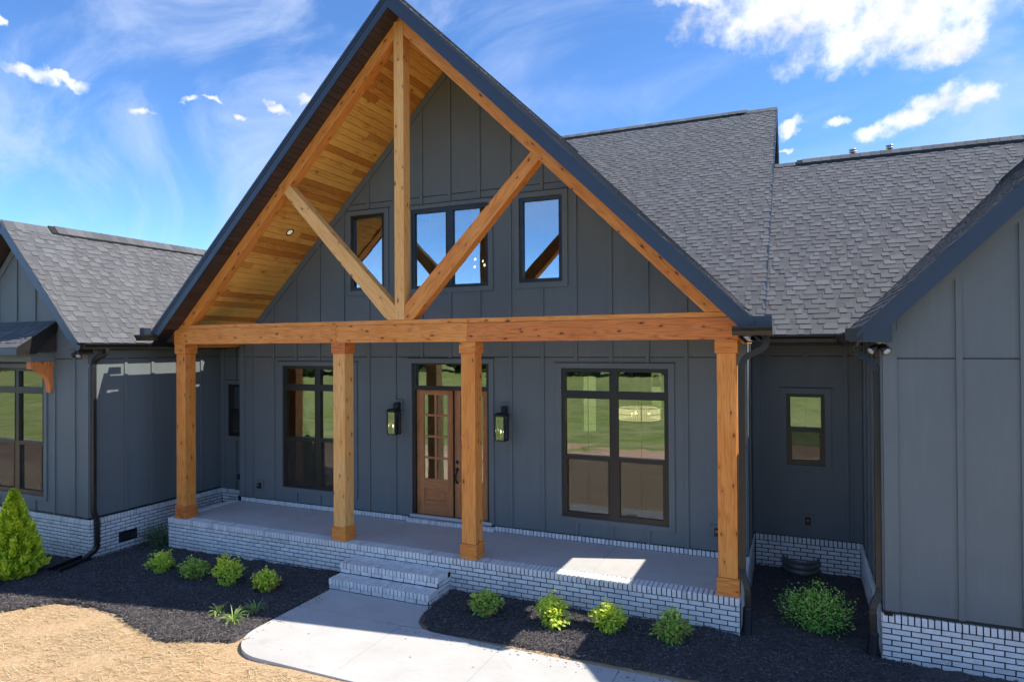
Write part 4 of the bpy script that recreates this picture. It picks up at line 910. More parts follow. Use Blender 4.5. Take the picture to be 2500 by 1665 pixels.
mb = MB(); mb.box(12.252, 17.5, .052, 3.4, -.9, .045); mb.box(10.5, 12.252, 3.045, 3.4, -.9, .045); mb.box(.1, 10.608, 1.64, 3.4, -.9, .085); BBR = obj('brick_base', mb, M['mortar'], HOUSE, label='white brick base of the right wing and recess')
mb = MB(); mb.box(-.972, .1, 2.19, 2.5, -.9, .045); BBM = obj('brick_base', mb, M['mortar'], HOUSE, label='white brick base under the recess wall')
vent_hole = [(-.33, .05, -.495, -.325)]
brick_face(BH, BBL, Face((0, -.912, 0), (1, 0, 0), (0, -1, 0)), -5.5, -.965, .061, -1.0); brick_face(BH, BBL, Face((-.965, 0, 0), (0, 1, 0), (1, 0, 0)), -.905, 2.18, .061, -.95, holes=vent_hole)
brick_face(BH, BBM, Face((0, 2.183, 0), (1, 0, 0), (0, -1, 0)), -.96, .19, .061, -.2, start=1)
brick_face(BH, BBR, Face((0, .045, 0), (1, 0, 0), (0, -1, 0)), 12.245, 17.4, .061, -.7); brick_face(BH, BBR, Face((12.245, 0, 0), (0, 1, 0), (-1, 0, 0)), .05, 3.03, .061, -.75, start=1)
brick_face(BH, BBR, Face((0, 3.038, 0), (1, 0, 0), (0, -1, 0)), 10.63, 12.24, .061, -.68); brick_face(BH, BBR, Face((10.615, 0, 0), (0, 1, 0), (1, 0, 0)), 1.62, 3.03, .061, -.75)
fcap = Face((0, 1.61, 0), (1, 0, 0), (0, -1, 0)); n = 153
for k in range(n):
    u = .235+(k+.5)*RP
    if 4.50 < u < 6.30: brick_at(BH, BBR, fcap.p(u, .034, .02), X1, RP-.0125, Z3, .066, (0, -1, 0), .12)
    else: brick_at(BH, BBR, fcap.p(u, .042, -.03), X1, RP-.0155, Z3, .082, (0, -1, 0), .09)
place_pieces('brick', BH, BV, 300, 'brick_field', HOUSE)
m = MB(); fv = Face((-.965, 0, 0), (0, 1, 0), (1, 0, 0)); fv.box(m, -.33, .05, -.495, -.325, -.05, -.035)
for r in subtract([(-.33, .05, -.495, -.325)], [(-.312, .032, -.477, -.343)]): fv.box(m, *r, -.04, .002)
for k in range(14): u = -.30+k*.0245; fv.box(m, u, u+.008, -.477, -.343, -.034, -.01)
obj('foundation_vent', m, M['plastic'], BBL)
# porch platform
PO = thing('porch', 'white brick porch platform with grey concrete slab floor', 'porch', (5.3, .8, -.55)); BP = []
mb = MB(); mb.box(.012, 10.61, .012, 1.60, -.95, -.03); core = obj('mortar_core', mb, M['mortar'], PO)
brick_face(BP, core, Face((0, 0, 0), X1, (0, -1, 0)), 0, 10.62, 0, -.72, .10, 0, .06, .215, .012)
brick_face(BP, core, Face((10.62, 0, 0), (0, 1, 0), (1, 0, 0)), .205, 1.60, 0, -.66, .10, 1, .06, .11, .004); brick_face(BP, core, Face((0, 0, 0), (0, 1, 0), (-1, 0, 0)), .21, 1.60, 0, -.7, .10, 1, .06, .205, .01)
place_pieces('brick', BP, BV, 300, 'brick_field', PO)
xs_ = [.212, 2.5, 4.53, 6.53, 8.553, 10.505]
for a, b in zip(xs_, xs_[1:]): m = MB(); m.box(a+.003, b-.003, .213, 1.585, -.1, -.002); obj('slab', m, M['concrete'], PO)
# front steps
ST = thing('front_steps', 'two white brick front steps up to the porch', 'steps', (5.4, -.35, ZW)); BS = []
mb = MB(); mb.box(4.482, 6.308, -.648, -.005, -.75, -.392); mb.box(4.482, 6.308, -.368, -.002, -.40, -.222); core = obj('mortar_core', mb, M['mortar'], ST)
for yf, zt in ((-.66, -.358), (-.38, -.188)):
    f = Face((0, yf, 0), X1, (0, -1, 0)); n = 27; p = 1.85/n
    for k in range(n): brick_at(BS, core, f.p(4.47+(k+.5)*p, zt-.046, -.09), X1, p-.0155, Z3, .092, (0, -1, 0), .2)
    u = 4.47
    while u < 6.31: b = min(u+PIT, 6.32); brick_at(BS, core, ((u+b)/2, yf+.243, zt-.048), X1, b-u-.014, (0, 1, 0), .086, Z3, .092); u += PIT
    if yf > -.5: u = 4.47;  [brick_at(BS, core, (min(4.47+PIT*(k+.5), 6.26), yf+.337, zt-.05), X1, PIT-.014, (0, 1, 0), .075, Z3, .092) for k in range(9)]
    brick_face(BS, core, f, 4.47, 6.32, zt-.098, -.56 if yf < -.5 else -.33, 0, 0, .06)
    for fs in (Face((6.32, 0, 0), (0, 1, 0), (1, 0, 0)), Face((4.47, 0, 0), (0, 1, 0), (-1, 0, 0))): brick_face(BS, core, fs, yf+.012, 0 if yf > -.5 else yf+.012+.28, zt-.098 if yf < -.5 else zt-.098, -.6 if yf > -.5 else -.62, 0, 1, .05); 
    for sx, dx in ((6.32, -.05), (4.47, .05)): pass
place_pieces('brick', BS, BV, 300, 'brick_field', ST)
# ------------------------------------------------------------------ gutters and downspouts
KP = [(0, 0), (0, -.115), (.075, -.115), (.095, -.06), (.128, -.022), (.128, 0), (.116, 0), (.116, -.018), (.086, -.054), (.068, -.106), (.008, -.106), (.008, 0)]
def gutter(parent, O, outdir, vec, name='gutter'):
    O, o_ = Vector(O), Vector(outdir); m = MB(); m.prism([O+o_*a+Vector((0, 0, b)) for a, b in KP], vec); L = Vector(vec).normalized()
    end = [(0, 0), (0, -.113), (.074, -.113), (.094, -.06), (.126, -.022), (.126, 0)]
    for P in (O-L*.0015, O+Vector(vec)): m.prism([P+o_*a+Vector((0, 0, b)) for a, b in end], L*.0015)
    return obj(name, m, M['gutter'], parent)
gutter(RR, (10.9, 2.478, 3.462), (0, -1, 0), (1.02, 0, 0)); gutter(GR, (11.975, -.262, 3.455), (-1, 0, 0), (0, 2.72, 0))
gutter(LR, (-.85, -1.15, 3.41), (1, 0, 0), (0, 3.1, 0))
gutter(PR, (10.905, -.28, 3.545), (1, 0, 0), (0, .5, 0)); gutter(PR, (10.585, -.286, 3.545), (0, -1, 0), (.47, 0, 0))
gutter(PR, (-.25, -.28, 3.575), (-1, 0, 0), (0, 2.2, 0)); gutter(PR, (-.42, -.286, 3.575), (0, -1, 0), (.50, 0, 0))
for sx, a, b, z0_, z1_ in ((1, 10.80, 11.045, 3.546, 3.672), (-1, -.40, -.27, 3.576, 3.712)):
    m = MB(); m.box(a, b, -.305, -.300, z0_, z1_); x = b if sx > 0 else a; m.box(x-.0025, x+.0025, -.299, -.06, z0_, z1_-.0); obj('splash_guard', m, M['fascia'], PR)
m = MB(); m.box(11.86, 12.05, -.268, -.264, 3.36, 3.50); obj('splash_guard', m, M['gutter'], GR)
def bez(pts, n=8):
    out = []
    for i in range(len(pts)-1):
        p0 = Vector(pts[max(i-1, 0)]); p1 = Vector(pts[i]); p2 = Vector(pts[i+1]); p3 = Vector(pts[min(i+2, len(pts)-1)])
        for k in range(n):
            t = k/n; out.append(.5*((2*p1)+(p2-p0)*t+(2*p0-5*p1+4*p2-p3)*t*t+(3*p1-p0-3*p2+p3)*t**3))
    return out+[Vector(pts[-1])]
def downspout(label, top, wall_top, wall_bot, foot, pipe=None, sq=(.078, .062), trough=None, up=(0, 1, 0)):
    base = Vector(foot[-1]); d = thing('downspout', label, 'downspout', (base.x, base.y, base.z), 'black downspouts')
    def smooth_corner(P, r=.07):
        out = [Vector(P[0])]
        for i in range(1, len(P)-1):
            p = Vector(P[i]); a = (Vector(P[i-1])-p); b = (Vector(P[i+1])-p); ra = min(r, a.length*.48, ); rb = min(r, b.length*.48); s = p+a.normalized()*ra; e = p+b.normalized()*rb
            for k in range(7): t = k/6; out.append(s*(1-t)**2+p*2*t*(1-t)+e*t*t)
        return out+[Vector(P[-1])]
    m = MB(); m.tube(smooth_corner(top+[wall_top, Vector(wall_top)-Vector((0, 0, .12))]), 0, sq=sq, ridge=.06, up=up); obj('top_elbow', m, M['gutter'], d)
    m = MB(); m.tube([Vector(wall_top)-Vector((0, 0, .1)), wall_bot], 0, sq=sq, up=up); 
    zz = (wall_top[2]+wall_bot[2])/2+.3; m.tube([(wall_top[0], wall_top[1], zz), (wall_top[0], wall_top[1], zz-.05)], 0, sq=(sq[0]+.006, sq[1]+.006), up=up); obj('pipe', m, M['gutter'], d)
    m = MB(); m.tube(smooth_corner([Vector(wall_bot)+Vector((0, 0, .06))]+[wall_bot]+foot), 0, sq=sq, ridge=.06, up=up); obj('bottom_elbow', m, M['gutter'], d)
    if pipe:
        a, b = Vector(pipe[0]), Vector(pipe[1]); L = (b-a).length; n = int(L/.0125); pr_ = []
        for k in range(n+1): r = .058+(.006 if k % 2 else -.003); pr_ += [(r, L*k/n)]
        pr_ = [(.045, -.02), (.058, 0)]+pr_; m = MB(); m.lathe(a, pr_, 18, axis=(b-a)); obj('drain_pipe', m, M['plastic'], d, False)
    return d
downspout('black downspout running down the right corner column into a ribbed pipe', [(10.96, .12, 3.44), (10.96, .12, 3.28), (10.70, .14, 3.15)], (10.655, .14, 3.05), (10.645, .14, .33), [(10.645, .14, .28), (10.71, .10, .12), (10.71, .10, -.16)], ((10.71, .10, -.14), (10.685, .10, -.62)))
downspout('black downspout at the corner of the right wing ending in a ribbed pipe', [(12.0, .22, 3.37), (12.0, .22, 3.22), (12.12, .2, 3.13)], (12.235, .18, 3.02), (12.232, .14, .31), [(12.232, .14, .26), (12.15, .10, .10), (12.16, .10, -.26)], ((12.16, .10, -.22), (12.12, .06, -.66)))
downspout('black downspout at the corner of the left wing above a splash trough', [(-.78, -.72, 3.31), (-.78, -.72, 3.20), (-.86, -.85, 3.12)], (-.93, -.86, 3.04), (-.93, -.86, .27), [(-.93, -.86, .22), (-.88, -.83, .06), (-.88, -.83, -.48), (-.92, -1.02, -.60)])
downspout('black downspout dropping behind the left corner column', [(-.36, .35, 3.47), (-.36, .35, 3.32), (-.10, .5, 3.2)], (-.02, .52, 3.08), (-.02, .52, .25), [(-.02, .52, .2), (-.07, .42, .08), (-.07, .42, -.5)])
# splash trough under the left downspout
t0, t1 = Vector((-.93, -1.0, -.62)), Vector((-.86, -1.62, -.665)); ax = (t1-t0).normalized(); sd = Vector((0, 0, 1)).cross(ax).normalized(); m = MB()
def rail(o0, o1, h0, h1):
    P = [t0+sd*o0, t1+sd*o0*1.25, t1+sd*o1*1.25, t0+sd*o1]; m.hexa([p+Vector((0, 0, h0)) for p in P]+[p+Vector((0, 0, h1)) for p in P])
rail(-.10, .10, -.01, .006); rail(-.115, -.10, -.01, .06); rail(.10, .115, -.01, .06)
for i in range(5): q = t0+(t1-t0)*(.15+.17*i); m.box(q.x-.07, q.x+.07, q.y-.006, q.y+.006, q.z+.006, q.z+.014)
o = obj('splash_block', m, M['plastic']); tag(o, 'black plastic splash trough lying on the mulch by the left wing', 'splash block')
# ------------------------------------------------------------------ wall lanterns
def lantern(cx, label):
    y0, y1 = 1.33, 1.525; z0, z1 = 1.655, 2.10; h = .095; L = thing('wall_lantern', label, 'wall lantern', (cx, 1.6, 1.65), 'black glass wall lanterns beside the door')
    m = MB(); b = .0085
    for sx in (-1, 1):
        for yy in (y0+b, y1-b): m.box(cx+sx*(h-b)-b, cx+sx*(h-b)+b, yy-b, yy+b, z0, z1)
    for zz in (z0, z1-.02):
        for sx in (-1, 1): m.box(cx+sx*(h-b)-b-.001, cx+sx*(h-b)+b+.001, y0+.002, y1-.002, zz, zz+.02)
        for yy in (y0+b, y1-b): m.box(cx-h+.003, cx+h-.003, yy-b-.001, yy+b+.001, zz+.0005, zz+.0195)
    m.box(cx-h+.01, cx+h-.01, y0+.01, y1-.01, z0+.002, z0+.008); obj('cage', m, M['iron'], L)
    m = MB(); e = .022; m.hexa([(cx-h-e, y0-e, z1+.002), (cx+h+e, y0-e, z1+.002), (cx+h+e, y1+e, z1+.002), (cx-h-e, y1+e, z1+.002), (cx-h-e, y0-e, z1+.012), (cx+h+e, y0-e, z1+.012), (cx+h+e, y1+e, z1+.012), (cx-h-e, y1+e, z1+.012)])
    m.hexa([(cx-h-.01, y0-.01, z1+.012), (cx+h+.01, y0-.01, z1+.012), (cx+h+.01, y1+.01, z1+.012), (cx-h-.01, y1+.01, z1+.012), (cx-.06, y0+.035, z1+.045), (cx+.06, y0+.035, z1+.045), (cx+.06, y1-.035, z1+.045), (cx-.06, y1-.035, z1+.045)]); obj('cap', m, M['iron'], L)
    m = MB(); m.tube([(cx, (y0+y1)/2, z1+.04), (cx, (y0+y1)/2, z1+.13), (cx, 1.57, z1+.13)], 0, sq=(.03, .018), up=(0, 1, 0)); m.box(cx-.05, cx+.05, 1.52, 1.6, z1+.02, z1+.15); obj('bracket', m, M['iron'], L)
    m = MB(); m.box(cx-.085, cx+.085, 1.59, 1.628, 2.02, 2.29); m.box(cx-.09, cx+.09, 1.58, 1.63, 2.29, 2.30); obj('mount_block', m, M['siding'], L)
    for sx in (-1, 1): m = MB(); m.box(cx+sx*(h-.012)-.0015, cx+sx*(h-.012)+.0015, y0+.02, y1-.02, z0+.02, z1-.02); obj('pane', m, M['glass_thin'], L)
    for yy in (y0+.012, y1-.012): m = MB(); m.box(cx-h+.02, cx+h-.02, yy-.0015, yy+.0015, z0+.02, z1-.02); obj('pane', m, M['glass_thin'], L)
    for dx, dy in ((-.028, .02), (.028, .02), (0, -.03)):
        x, y = cx+dx, (y0+y1)/2+dy; m = MB(); m.lathe((x, y, z0+.008), [(.011, 0), (.011, .13)], 10); cd = obj('candle', m, M['candle'], L, True)
        m = MB(); m.lathe((x, y, z0+.139), [(.004, 0), (.0085, .012), (.006, .028), (.0008, .045)], 10); obj('bulb', m, M['bulb'], cd, True)
lantern(4.298, 'black glass wall lantern left of the wooden front door'); lantern(6.55, 'black glass wall lantern right of the front door, behind a column')
# ------------------------------------------------------------------ twin floodlights under the eaves
def flood(P, dirs, label):
    P = Vector(P); f = thing('floodlight', label, 'floodlight', P, 'twin floodlights under the eaves'); m = MB(); m.lathe(P, [(.05, 0), (.05, -.018), (.032, -.032), (.001, -.036)], 18); obj('base_plate', m, M['white_lens'], f, True)
    for d in dirs:
        d = Vector(d).normalized(); a = P+Vector((d.x*.02, d.y*.02, -.03)); b = a+Vector((d.x*.075, d.y*.075, -.045)); m = MB(); m.tube([P+Vector((0, 0, -.02)), a, b], .012, 8); arm = obj('arm', m, M['iron'], f, True)
        m = MB(); m.lathe(b-d*.05, [(.018, -.03), (.03, -.015), (.045, .03), (.054, .11), (.05, .112)], 18, axis=d, cap=True); hd = obj('lamp_head', m, M['plastic'], f, True)
        m = MB(); m.lathe(b-d*.05, [(.044, .1125), (.03, .119), (.001, .121)], 18, axis=d); obj('lens', m, M['white_lens'], hd, True)
flood((12.245, -.05, 3.335), [(-.75, -.55, -.6), (.45, -.75, -.7)], 'black twin floodlight under the eave corner of the right wing')
flood((-1.07, -1.02, 3.285), [(-.8, -.55, -.6), (.55, -.6, -.65)], 'black twin floodlight under the eave corner of the left wing')
m = MB(); m.box(-1.17, -.985, -1.16, -.905, 3.284, 3.30); obj('soffit', m, M['soffit'], LR)
# ------------------------------------------------------------------ outdoor outlets
def outlet(fc, u, z, label):
    c = fc.p(u, z, 0); o = thing('outdoor_outlet', label, 'outlet', c, 'covered outdoor outlets'); m = MB(); fc.box(m, u-.10, u+.10, z-.11, z+.11, .0195, .026); fc.box(m, u-.105, u+.105, z+.11, z+.12, .019, .04); obj('mount_block', m, M['siding'], o)
    m = MB(); a = [fc.p(u+s*.045, z+t, .027) for s, t in ((-1, -.065), (1, -.065), (1, .065), (-1, .065))]; b = [fc.p(u+s*.036, z+t, .075) for s, t in ((-1, -.045), (1, -.045), (1, .055), (-1, .055))]; m.hexa(a+b); obj('cover', m, M['plastic'], o)
    m = MB(); fc.box(m, u-.024, u+.024, z+.005, z+.042, .0745, .0775); obj('label_plate', m, M['galv'], o)
outlet(FM, .765, .365, 'black outdoor outlet left of the left porch window'); outlet(FM, 10.16, .395, 'black outdoor outlet half hidden by the right corner column'); outlet(FK, 11.457, .35, 'black outdoor outlet under the small recess window'); outlet(FLB, -.42, .36, 'black outdoor outlet in the dark left recess')
# ------------------------------------------------------------------ window well
def well():
    w = thing('window_well', 'half-round corrugated metal well against the brick in the recess', 'window well', (11.35, 2.9, -.5)); cx, r = 11.345, .26; m = MB(); n = 20; rows = 17; pts = []
    for lay in (0, .006):
        for j in range(rows+1):
            z = -.56+.31*j/rows; rr = r+.011*math.sin(j*2*math.pi/5)-lay
            for k in range(n+1): a = math.pi+math.pi*k/n; pts.append((cx+rr*math.cos(a), 3.02+rr*1.15*math.sin(a), z))
    q = (rows+1)*(n+1); fs = []
    for L in (0, 1):
        for j in range(rows):
            for k in range(n): a = L*q+j*(n+1)+k; fs.append((a, a+1, a+n+2, a+n+1))
    for k in range(n): a = rows*(n+1)+k; fs.append((a, a+1, a+q+1, a+q))
    m.poly(pts, fs); obj('liner', m, M['galv'], w, True)
    m = MB(); m.tube([(cx+r*math.cos(math.pi+math.pi*k/16), 3.02+r*1.15*math.sin(math.pi+math.pi*k/16), -.25) for k in range(17)], .008, 6); obj('rim', m, M['galv'], w, True)
    for s in (-1, 1): m = MB(); m.box(cx+s*r-.03*(s < 0)-.002, cx+s*r+.03*(s > 0)+.002, 3.005, 3.025, -.56, -.235); obj('flange', m, M['galv'], w)
well()
# ------------------------------------------------------------------ roof vents
for x, lab in ((12.565, 'shiny metal roof vent, left one of two on the ridge'), (13.34, 'shiny metal roof vent, right one of two on the ridge')):
    v = thing('roof_vent', lab, 'roof vent', (x, 8.7, 7.0), 'metal roof vents'); zt = 8.01
    m = MB(); m.lathe((x, 8.7, 6.85), [(.05, 0), (.05, zt-.05-6.85)], 18); obj('pipe', m, M['steel'], v, True); m = MB()
    m.lathe((x, 8.7, zt), [(.052, -.09), (.086, -.085), (.086, -.065), (.06, -.055)], 20); m.lathe((x, 8.7, zt), [(.05, -.045), (.088, -.032), (.088, -.012), (.03, .0)], 20); obj('cap', m, M['steel'], v, True)
# ------------------------------------------------------------------ lamps seen through the glass
def chandelier():
    c = Vector((8.40, 4.0, 1.95)); t = thing('chandelier', 'lit round crystal chandelier seen through the right porch window', 'chandelier', c); R = .40
    for zz in (.12, 0, -.12): m = MB(); m.tube([c+Vector((R*math.cos(a), R*math.sin(a), zz)) for a in [2*math.pi*k/36 for k in range(37)]], .008, 6); obj('ring', m, M['iron'], t, True)
    for k in range(60):
        a = 2*math.pi*k/60; m = MB()
        for j in range(6): p = c+Vector((R*math.cos(a), R*math.sin(a), .10-.04*j)); m.lathe(p, [(.001, .02), (.019, 0), (.001, -.02)], 6, axis=(math.cos(a), math.sin(a), .2))
        obj('crystal_strand', m, M['crystal'], t)
    m = MB(); m.tube([c+Vector((0, 0, .12)), c+Vector((0, 0, 1.2))], .008, 6); [m.tube([c+Vector((0, 0, .35)), c+Vector((R*math.cos(a), R*math.sin(a), .12))], .004, 5) for a in (0, 2.1, 4.2)]; obj('stem', m, M['iron'], t, True)
    for k in range(3): a = k*2.09; m = MB(); m.lathe(c+Vector((.2*math.cos(a), .2*math.sin(a), -.05)), [(.012, 0), (.028, .03), (.02, .06), (.002, .08)], 10); obj('bulb', m, M['bulb'], t, True)
chandelier()
p = Vector((8.55, 5.0, 2.43)); t = thing('pendant_lamp', 'dark bell-shaped pendant lamp seen in the right window top light', 'pendant lamp', p); m = MB(); m.lathe(p, [(.10, 0), (.075, .22), (.03, .25)], 16); obj('shade', m, M['iron'], t, True); m = MB(); m.tube([p+Vector((0, 0, .25)), (p.x, p.y, 3.15)], .005, 5); obj('cord', m, M['iron'], t)
c = Vector((5.15, 3.6, 5.1)); t = thing('foyer_chandelier', 'cluster of clear glowing globe bulbs seen in the twin upper window', 'chandelier', c); m = MB(); m.tube([c, (c.x, c.y, 7.2)], .01, 6); obj('stem', m, M['iron'], t)
for k in range(6): a = k*1.047; q = c+Vector((.22*math.cos(a), .22*math.sin(a), .07*(-1)**k)); m = MB(); m.tube([c, q], .006, 5); arm = obj('arm', m, M['iron'], t); m = MB(); m.lathe(q, [(.004, -.025), (.02, -.008), (.02, .012), (.004, .03)], 10); obj('bulb', m, M['bulb'], arm, True)
# ------------------------------------------------------------------ plants
def leafy(name, label, loc, mk, n, rx, ry, h, leaf, matn, group, seed, red=.0, droop=.35, bright=None, base_r=.35, shape='dome', aspect=.36, cup=.3):
    R_ = random.Random(seed); P0 = Vector(loc); t = thing(name, label, mk, P0, group); mf = MB(); ms = MB(); V = []; F = []; Rr = []
    stems = max(9, n//26)
    tips = []
    for k in range(stems):
        a = R_.uniform(0, 6.283); q = math.sqrt(R_.random()); e = Vector((math.cos(a)*rx*q, math.sin(a)*ry*q, h*(.50+.5*R_.random())*(1-.45*q*q))); e.z = max(e.z, h*.18); b = P0+Vector((math.cos(a)*.03, math.sin(a)*.03, -.02))
        mid = P0+e*.5+Vector((0, 0, h*.12)); tip = P0+e; ms.tube([b, b*.5+mid*.5+Vector((0, 0, .01)), mid, tip], [.0055, .0045, .0035, .002], 5); tips.append((b, mid, tip))
    for i in range(n):
        b, mid, tip = R_.choice(tips); s = R_.uniform(.30, 1.05); p = (b*(1-s)+mid*s*1.0) if s < .5 else mid+(tip-mid)*((s-.45)/.55)
        sp = .30*min(rx, h); p = p+Vector((R_.gauss(0, sp*.55), R_.gauss(0, sp*.55), R_.gauss(0, sp*.38))); p.z = max(p.z, P0.z+.012)
        out = (p-(P0+Vector((0, 0, h*.3)))); out = out.normalized() if out.length > .01 else Vector((0, 0, 1)); a = R_.uniform(0, 6.283); d = (out*.9+Vector((math.cos(a), math.sin(a), R_.uniform(-.5, .5)))*.8-Vector((0, 0, droop*R_.random()))).normalized()
        up = (out*.5+Vector((R_.gauss(0, .35), R_.gauss(0, .35), .9))).normalized(); sdv = d.cross(up); sdv = sdv.normalized() if sdv.length > .01 else d.orthogonal().normalized(); nn = sdv.cross(d)
        L = leaf*R_.uniform(.65, 1.25); w = L*aspect; c0 = len(V); z_ = -nn*L*cup*.35
        V += [p, p+d*L*.45+sdv*w*.5+nn*L*.05, p+d*L*.45+nn*-.02*L, p+d*L*.45-sdv*w*.5+nn*L*.05, p+d*L+z_]
        F += [(c0, c0+1, c0+2), (c0, c0+2, c0+3), (c0+1, c0+4, c0+2), (c0+2, c0+4, c0+3)]
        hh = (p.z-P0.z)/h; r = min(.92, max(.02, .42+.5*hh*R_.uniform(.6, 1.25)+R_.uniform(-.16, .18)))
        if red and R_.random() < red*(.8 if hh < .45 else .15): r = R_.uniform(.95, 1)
        Rr += [r]*4
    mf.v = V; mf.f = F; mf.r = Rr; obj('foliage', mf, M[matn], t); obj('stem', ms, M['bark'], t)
    return t
nd = [(1.06, -1.0, .17, .19, .36, .08, 'nandina', 1.0, 'yellow-green leafy shrub nearest the left wing, first of the left bed row'), (1.90, -1.02, .21, .18, .30, .14, 'nandina_dark', 1.0, 'dull green shrub with reddish tips, second of the left bed row'), (2.72, -1.06, .19, .19, .47, .06, 'nandina', 1.25, 'tallest bright green shrub, third of the left bed row'), (3.52, -1.03, .19, .17, .33, .22, 'nandina', 1.0, 'low bright green shrub with red base leaves left of the steps'),
      (7.22, -.62, .19, .17, .36, .10, 'nandina_dark', 1.0, 'green shrub with a red patch just right of the steps'), (8.24, -.64, .20, .18, .42, .10, 'nandina', 1.1, 'sunlit yellow shrub, second of the right bed row'), (9.0, -.52, .19, .17, .38, .08, 'nandina', 1.05, 'half-sunlit yellow-green shrub, third of the right bed row'), (9.84, -.48, .19, .17, .40, .14, 'nandina_dark', 1.0, 'shaded green shrub with reddish leaves before the right porch corner')]
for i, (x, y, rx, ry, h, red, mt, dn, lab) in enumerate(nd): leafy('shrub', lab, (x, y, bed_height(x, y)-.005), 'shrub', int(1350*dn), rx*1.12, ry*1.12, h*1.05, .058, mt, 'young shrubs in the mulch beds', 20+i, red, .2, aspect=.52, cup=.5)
leafy('shrub', 'dark green fine-leaved shrub beside the left porch corner', (-.36, .12, bed_z(-.3)-.01), 'shrub', 2600, .44, .36, .52, .036, 'box', 'young shrubs in the mulch beds', 41, 0, .5, aspect=.3)
leafy('shrub', 'wide bushy green shrub alone in the recess bed', (11.52, .62, bed_z(11.5)-.01), 'shrub', 4200, .42, .36, .60, .042, 'holly', 'young shrubs in the mulch beds', 42, 0, .1, aspect=.45)
def liriope(x, y, s, lab, seed):
    R_ = random.Random(seed); P0 = Vector((x, y, bed_height(x, y))); t = thing('grass_clump', lab, 'ornamental grass', P0, 'striped grass clumps in the mulch'); m = MB(); V = []; F = []; Rr = []
    for k in range(int(64*s)):
        a = R_.uniform(0, 6.283); L = R_.uniform(.10, .24)*s*(1.5 if R_.random() < .05 else 1); e = R_.uniform(.45, 1.35); w = R_.uniform(.0035, .0065); d = Vector((math.cos(a), math.sin(a), 0)); sd_ = Vector((-d.y, d.x, 0)); b = len(V); p = P0+d*R_.uniform(0, .025); n = 6
        for j in range(n+1):
            q = j/n; ang = e-1.5*q*q*(1.2 if e < 1 else .6); p = p+(d*math.cos(ang)+Vector((0, 0, math.sin(ang))))*L/n; ww = w*(1-q**2.5)+.0006; p.z = max(p.z, P0.z+.006); V += [p-sd_*ww, p+Vector((0, 0, -.002)), p+sd_*ww]
        r = R_.random()
        for j in range(n): c0 = b+3*j; F += [(c0, c0+1, c0+4, c0+3), (c0+1, c0+2, c0+5, c0+4)]; Rr += [min(1, r*.5+.5), r*.6]
    m.v = V; m.f = F; m.r = Rr; obj('blades', m, M['liriope'], t)
    m = MB(); m.lathe(P0+Vector((0, 0, -.01)), [(.028, 0), (.022, .02), (.006, .035)], 8); obj('crown', m, M['bark'], t)
liriope(3.60, -2.03, .8, 'small striped grass clump, left one of three by the walk', 51); liriope(4.0, -2.14, 1.0, 'largest striped grass clump, nearest the camera of three', 52); liriope(4.03, -1.76, .88, 'striped grass clump with long blades, nearest the house of three', 53)
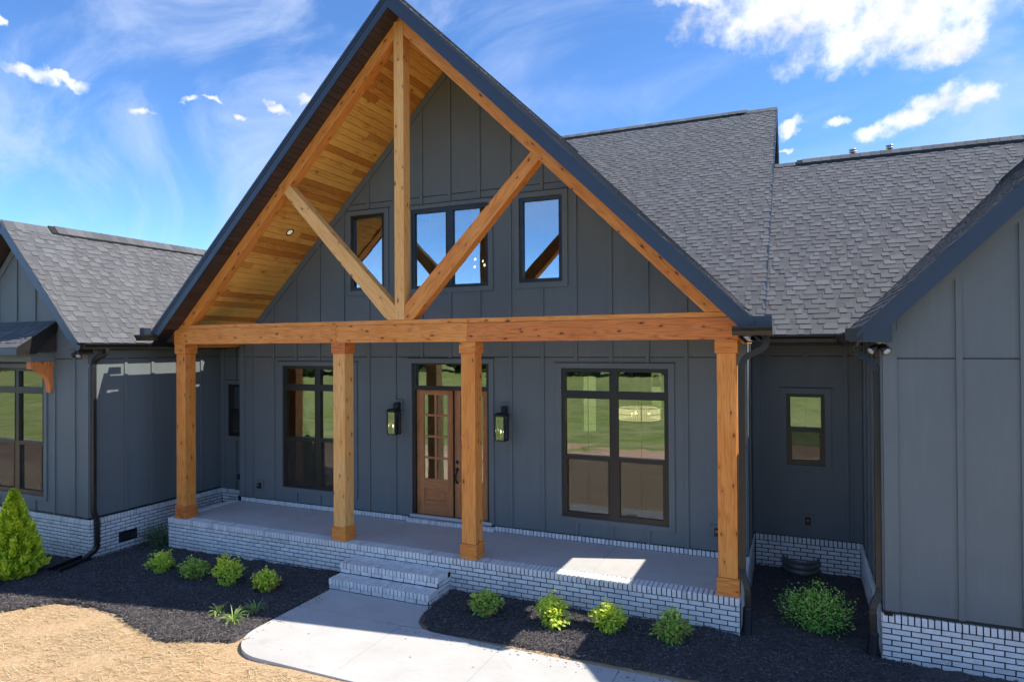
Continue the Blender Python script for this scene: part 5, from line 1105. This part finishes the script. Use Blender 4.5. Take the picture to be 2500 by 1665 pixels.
def arborvitae(x, y, h, rad, lab, seed, n=24000):
    R_ = random.Random(seed); P0 = Vector((x, y, bed_z(x)-.02)); t = thing('arborvitae', lab, 'conifer', P0, 'conical conifers by the left wing'); V = []; F = []; Rr = []
    def prof(q): return rad*(min(1, (q+.05)/.16))**.6*(1-max(0, q-.12)/.88)**.92*1.08
    for i in range(n):
        q = R_.random()**1.25; a = R_.uniform(0, 6.283); lump = 1+.22*noise.noise((math.cos(a)*2.2, math.sin(a)*2.2, q*5+seed))+.42*noise.noise((math.cos(a)*5, math.sin(a)*5, q*9+seed)); dp = R_.random()**2.2*.30; r = prof(q)*lump*(1-dp)
        p = P0+Vector((math.cos(a)*r, math.sin(a)*r, .04+q*h*.97)); out = Vector((math.cos(a), math.sin(a), 0)); d = (out*R_.uniform(.25, .8)+Vector((R_.gauss(0, .3), R_.gauss(0, .3), R_.uniform(.45, 1.1)))).normalized(); tw = R_.uniform(0, 3.14); s0 = d.orthogonal().normalized(); sv = s0*math.cos(tw)+d.cross(s0)*math.sin(tw)
        L = R_.uniform(.03, .085); b = len(V); w = L*.24
        V += [p, p+d*L*.5+sv*w, p+d*L*1.0+sv*w*.55, p+d*L*1.1, p+d*L*.95-sv*w*.6, p+d*L*.5-sv*w*.9, p+d*L*.62]
        F += [(b, b+1, b+6), (b+1, b+2, b+6), (b+2, b+3, b+6), (b+3, b+4, b+6), (b+4, b+5, b+6), (b+5, b, b+6)]
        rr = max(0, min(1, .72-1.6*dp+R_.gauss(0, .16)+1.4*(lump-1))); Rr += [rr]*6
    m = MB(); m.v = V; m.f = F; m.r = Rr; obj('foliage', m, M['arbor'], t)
    m = MB(); m.tube([P0+Vector((0, 0, -.03)), P0+Vector((.01, 0, h*.5)), P0+Vector((0, .01, h*.93))], [.04, .03, .008], 7); obj('trunk', m, M['bark'], t)
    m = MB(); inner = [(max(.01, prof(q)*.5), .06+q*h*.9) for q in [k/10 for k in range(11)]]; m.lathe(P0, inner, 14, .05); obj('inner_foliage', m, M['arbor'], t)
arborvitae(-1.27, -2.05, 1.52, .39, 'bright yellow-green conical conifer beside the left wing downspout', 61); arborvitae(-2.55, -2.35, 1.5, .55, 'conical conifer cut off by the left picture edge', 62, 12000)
# ------------------------------------------------------------------ far wood behind the camera (seen only as a reflection)
def wood():
    V = []; F = []; Rr = []; R_ = random.Random(5)
    for k in range(90):
        x = -150+k*2.6+R_.uniform(-3, 3); y = -62+R_.uniform(-9, 9)-abs(x)*.05; h = R_.uniform(3.5, 7.5); g = float(ground_z(x, y))
        for i in range(150):
            a = R_.uniform(0, 6.283); q = R_.random(); r = h*.33*math.sin(math.pi*min(1, .12+q*.88))**.7*R_.uniform(.55, 1); p = Vector((x+math.cos(a)*r, y+math.sin(a)*r, g+h*(.15+.85*q))); s = R_.uniform(.5, 1.1); b = len(V)
            for j in range(4): V.append(p+Vector((R_.gauss(0, s), R_.gauss(0, s), R_.gauss(0, s*.7))))
            F += [(b, b+1, b+2), (b, b+2, b+3)]; Rr += [R_.random()]*2
    m = MB(); m.v = V; m.f = F; m.r = Rr; obj('far_wood', m, M['treeleaf'], None, kind='stuff')
wood()
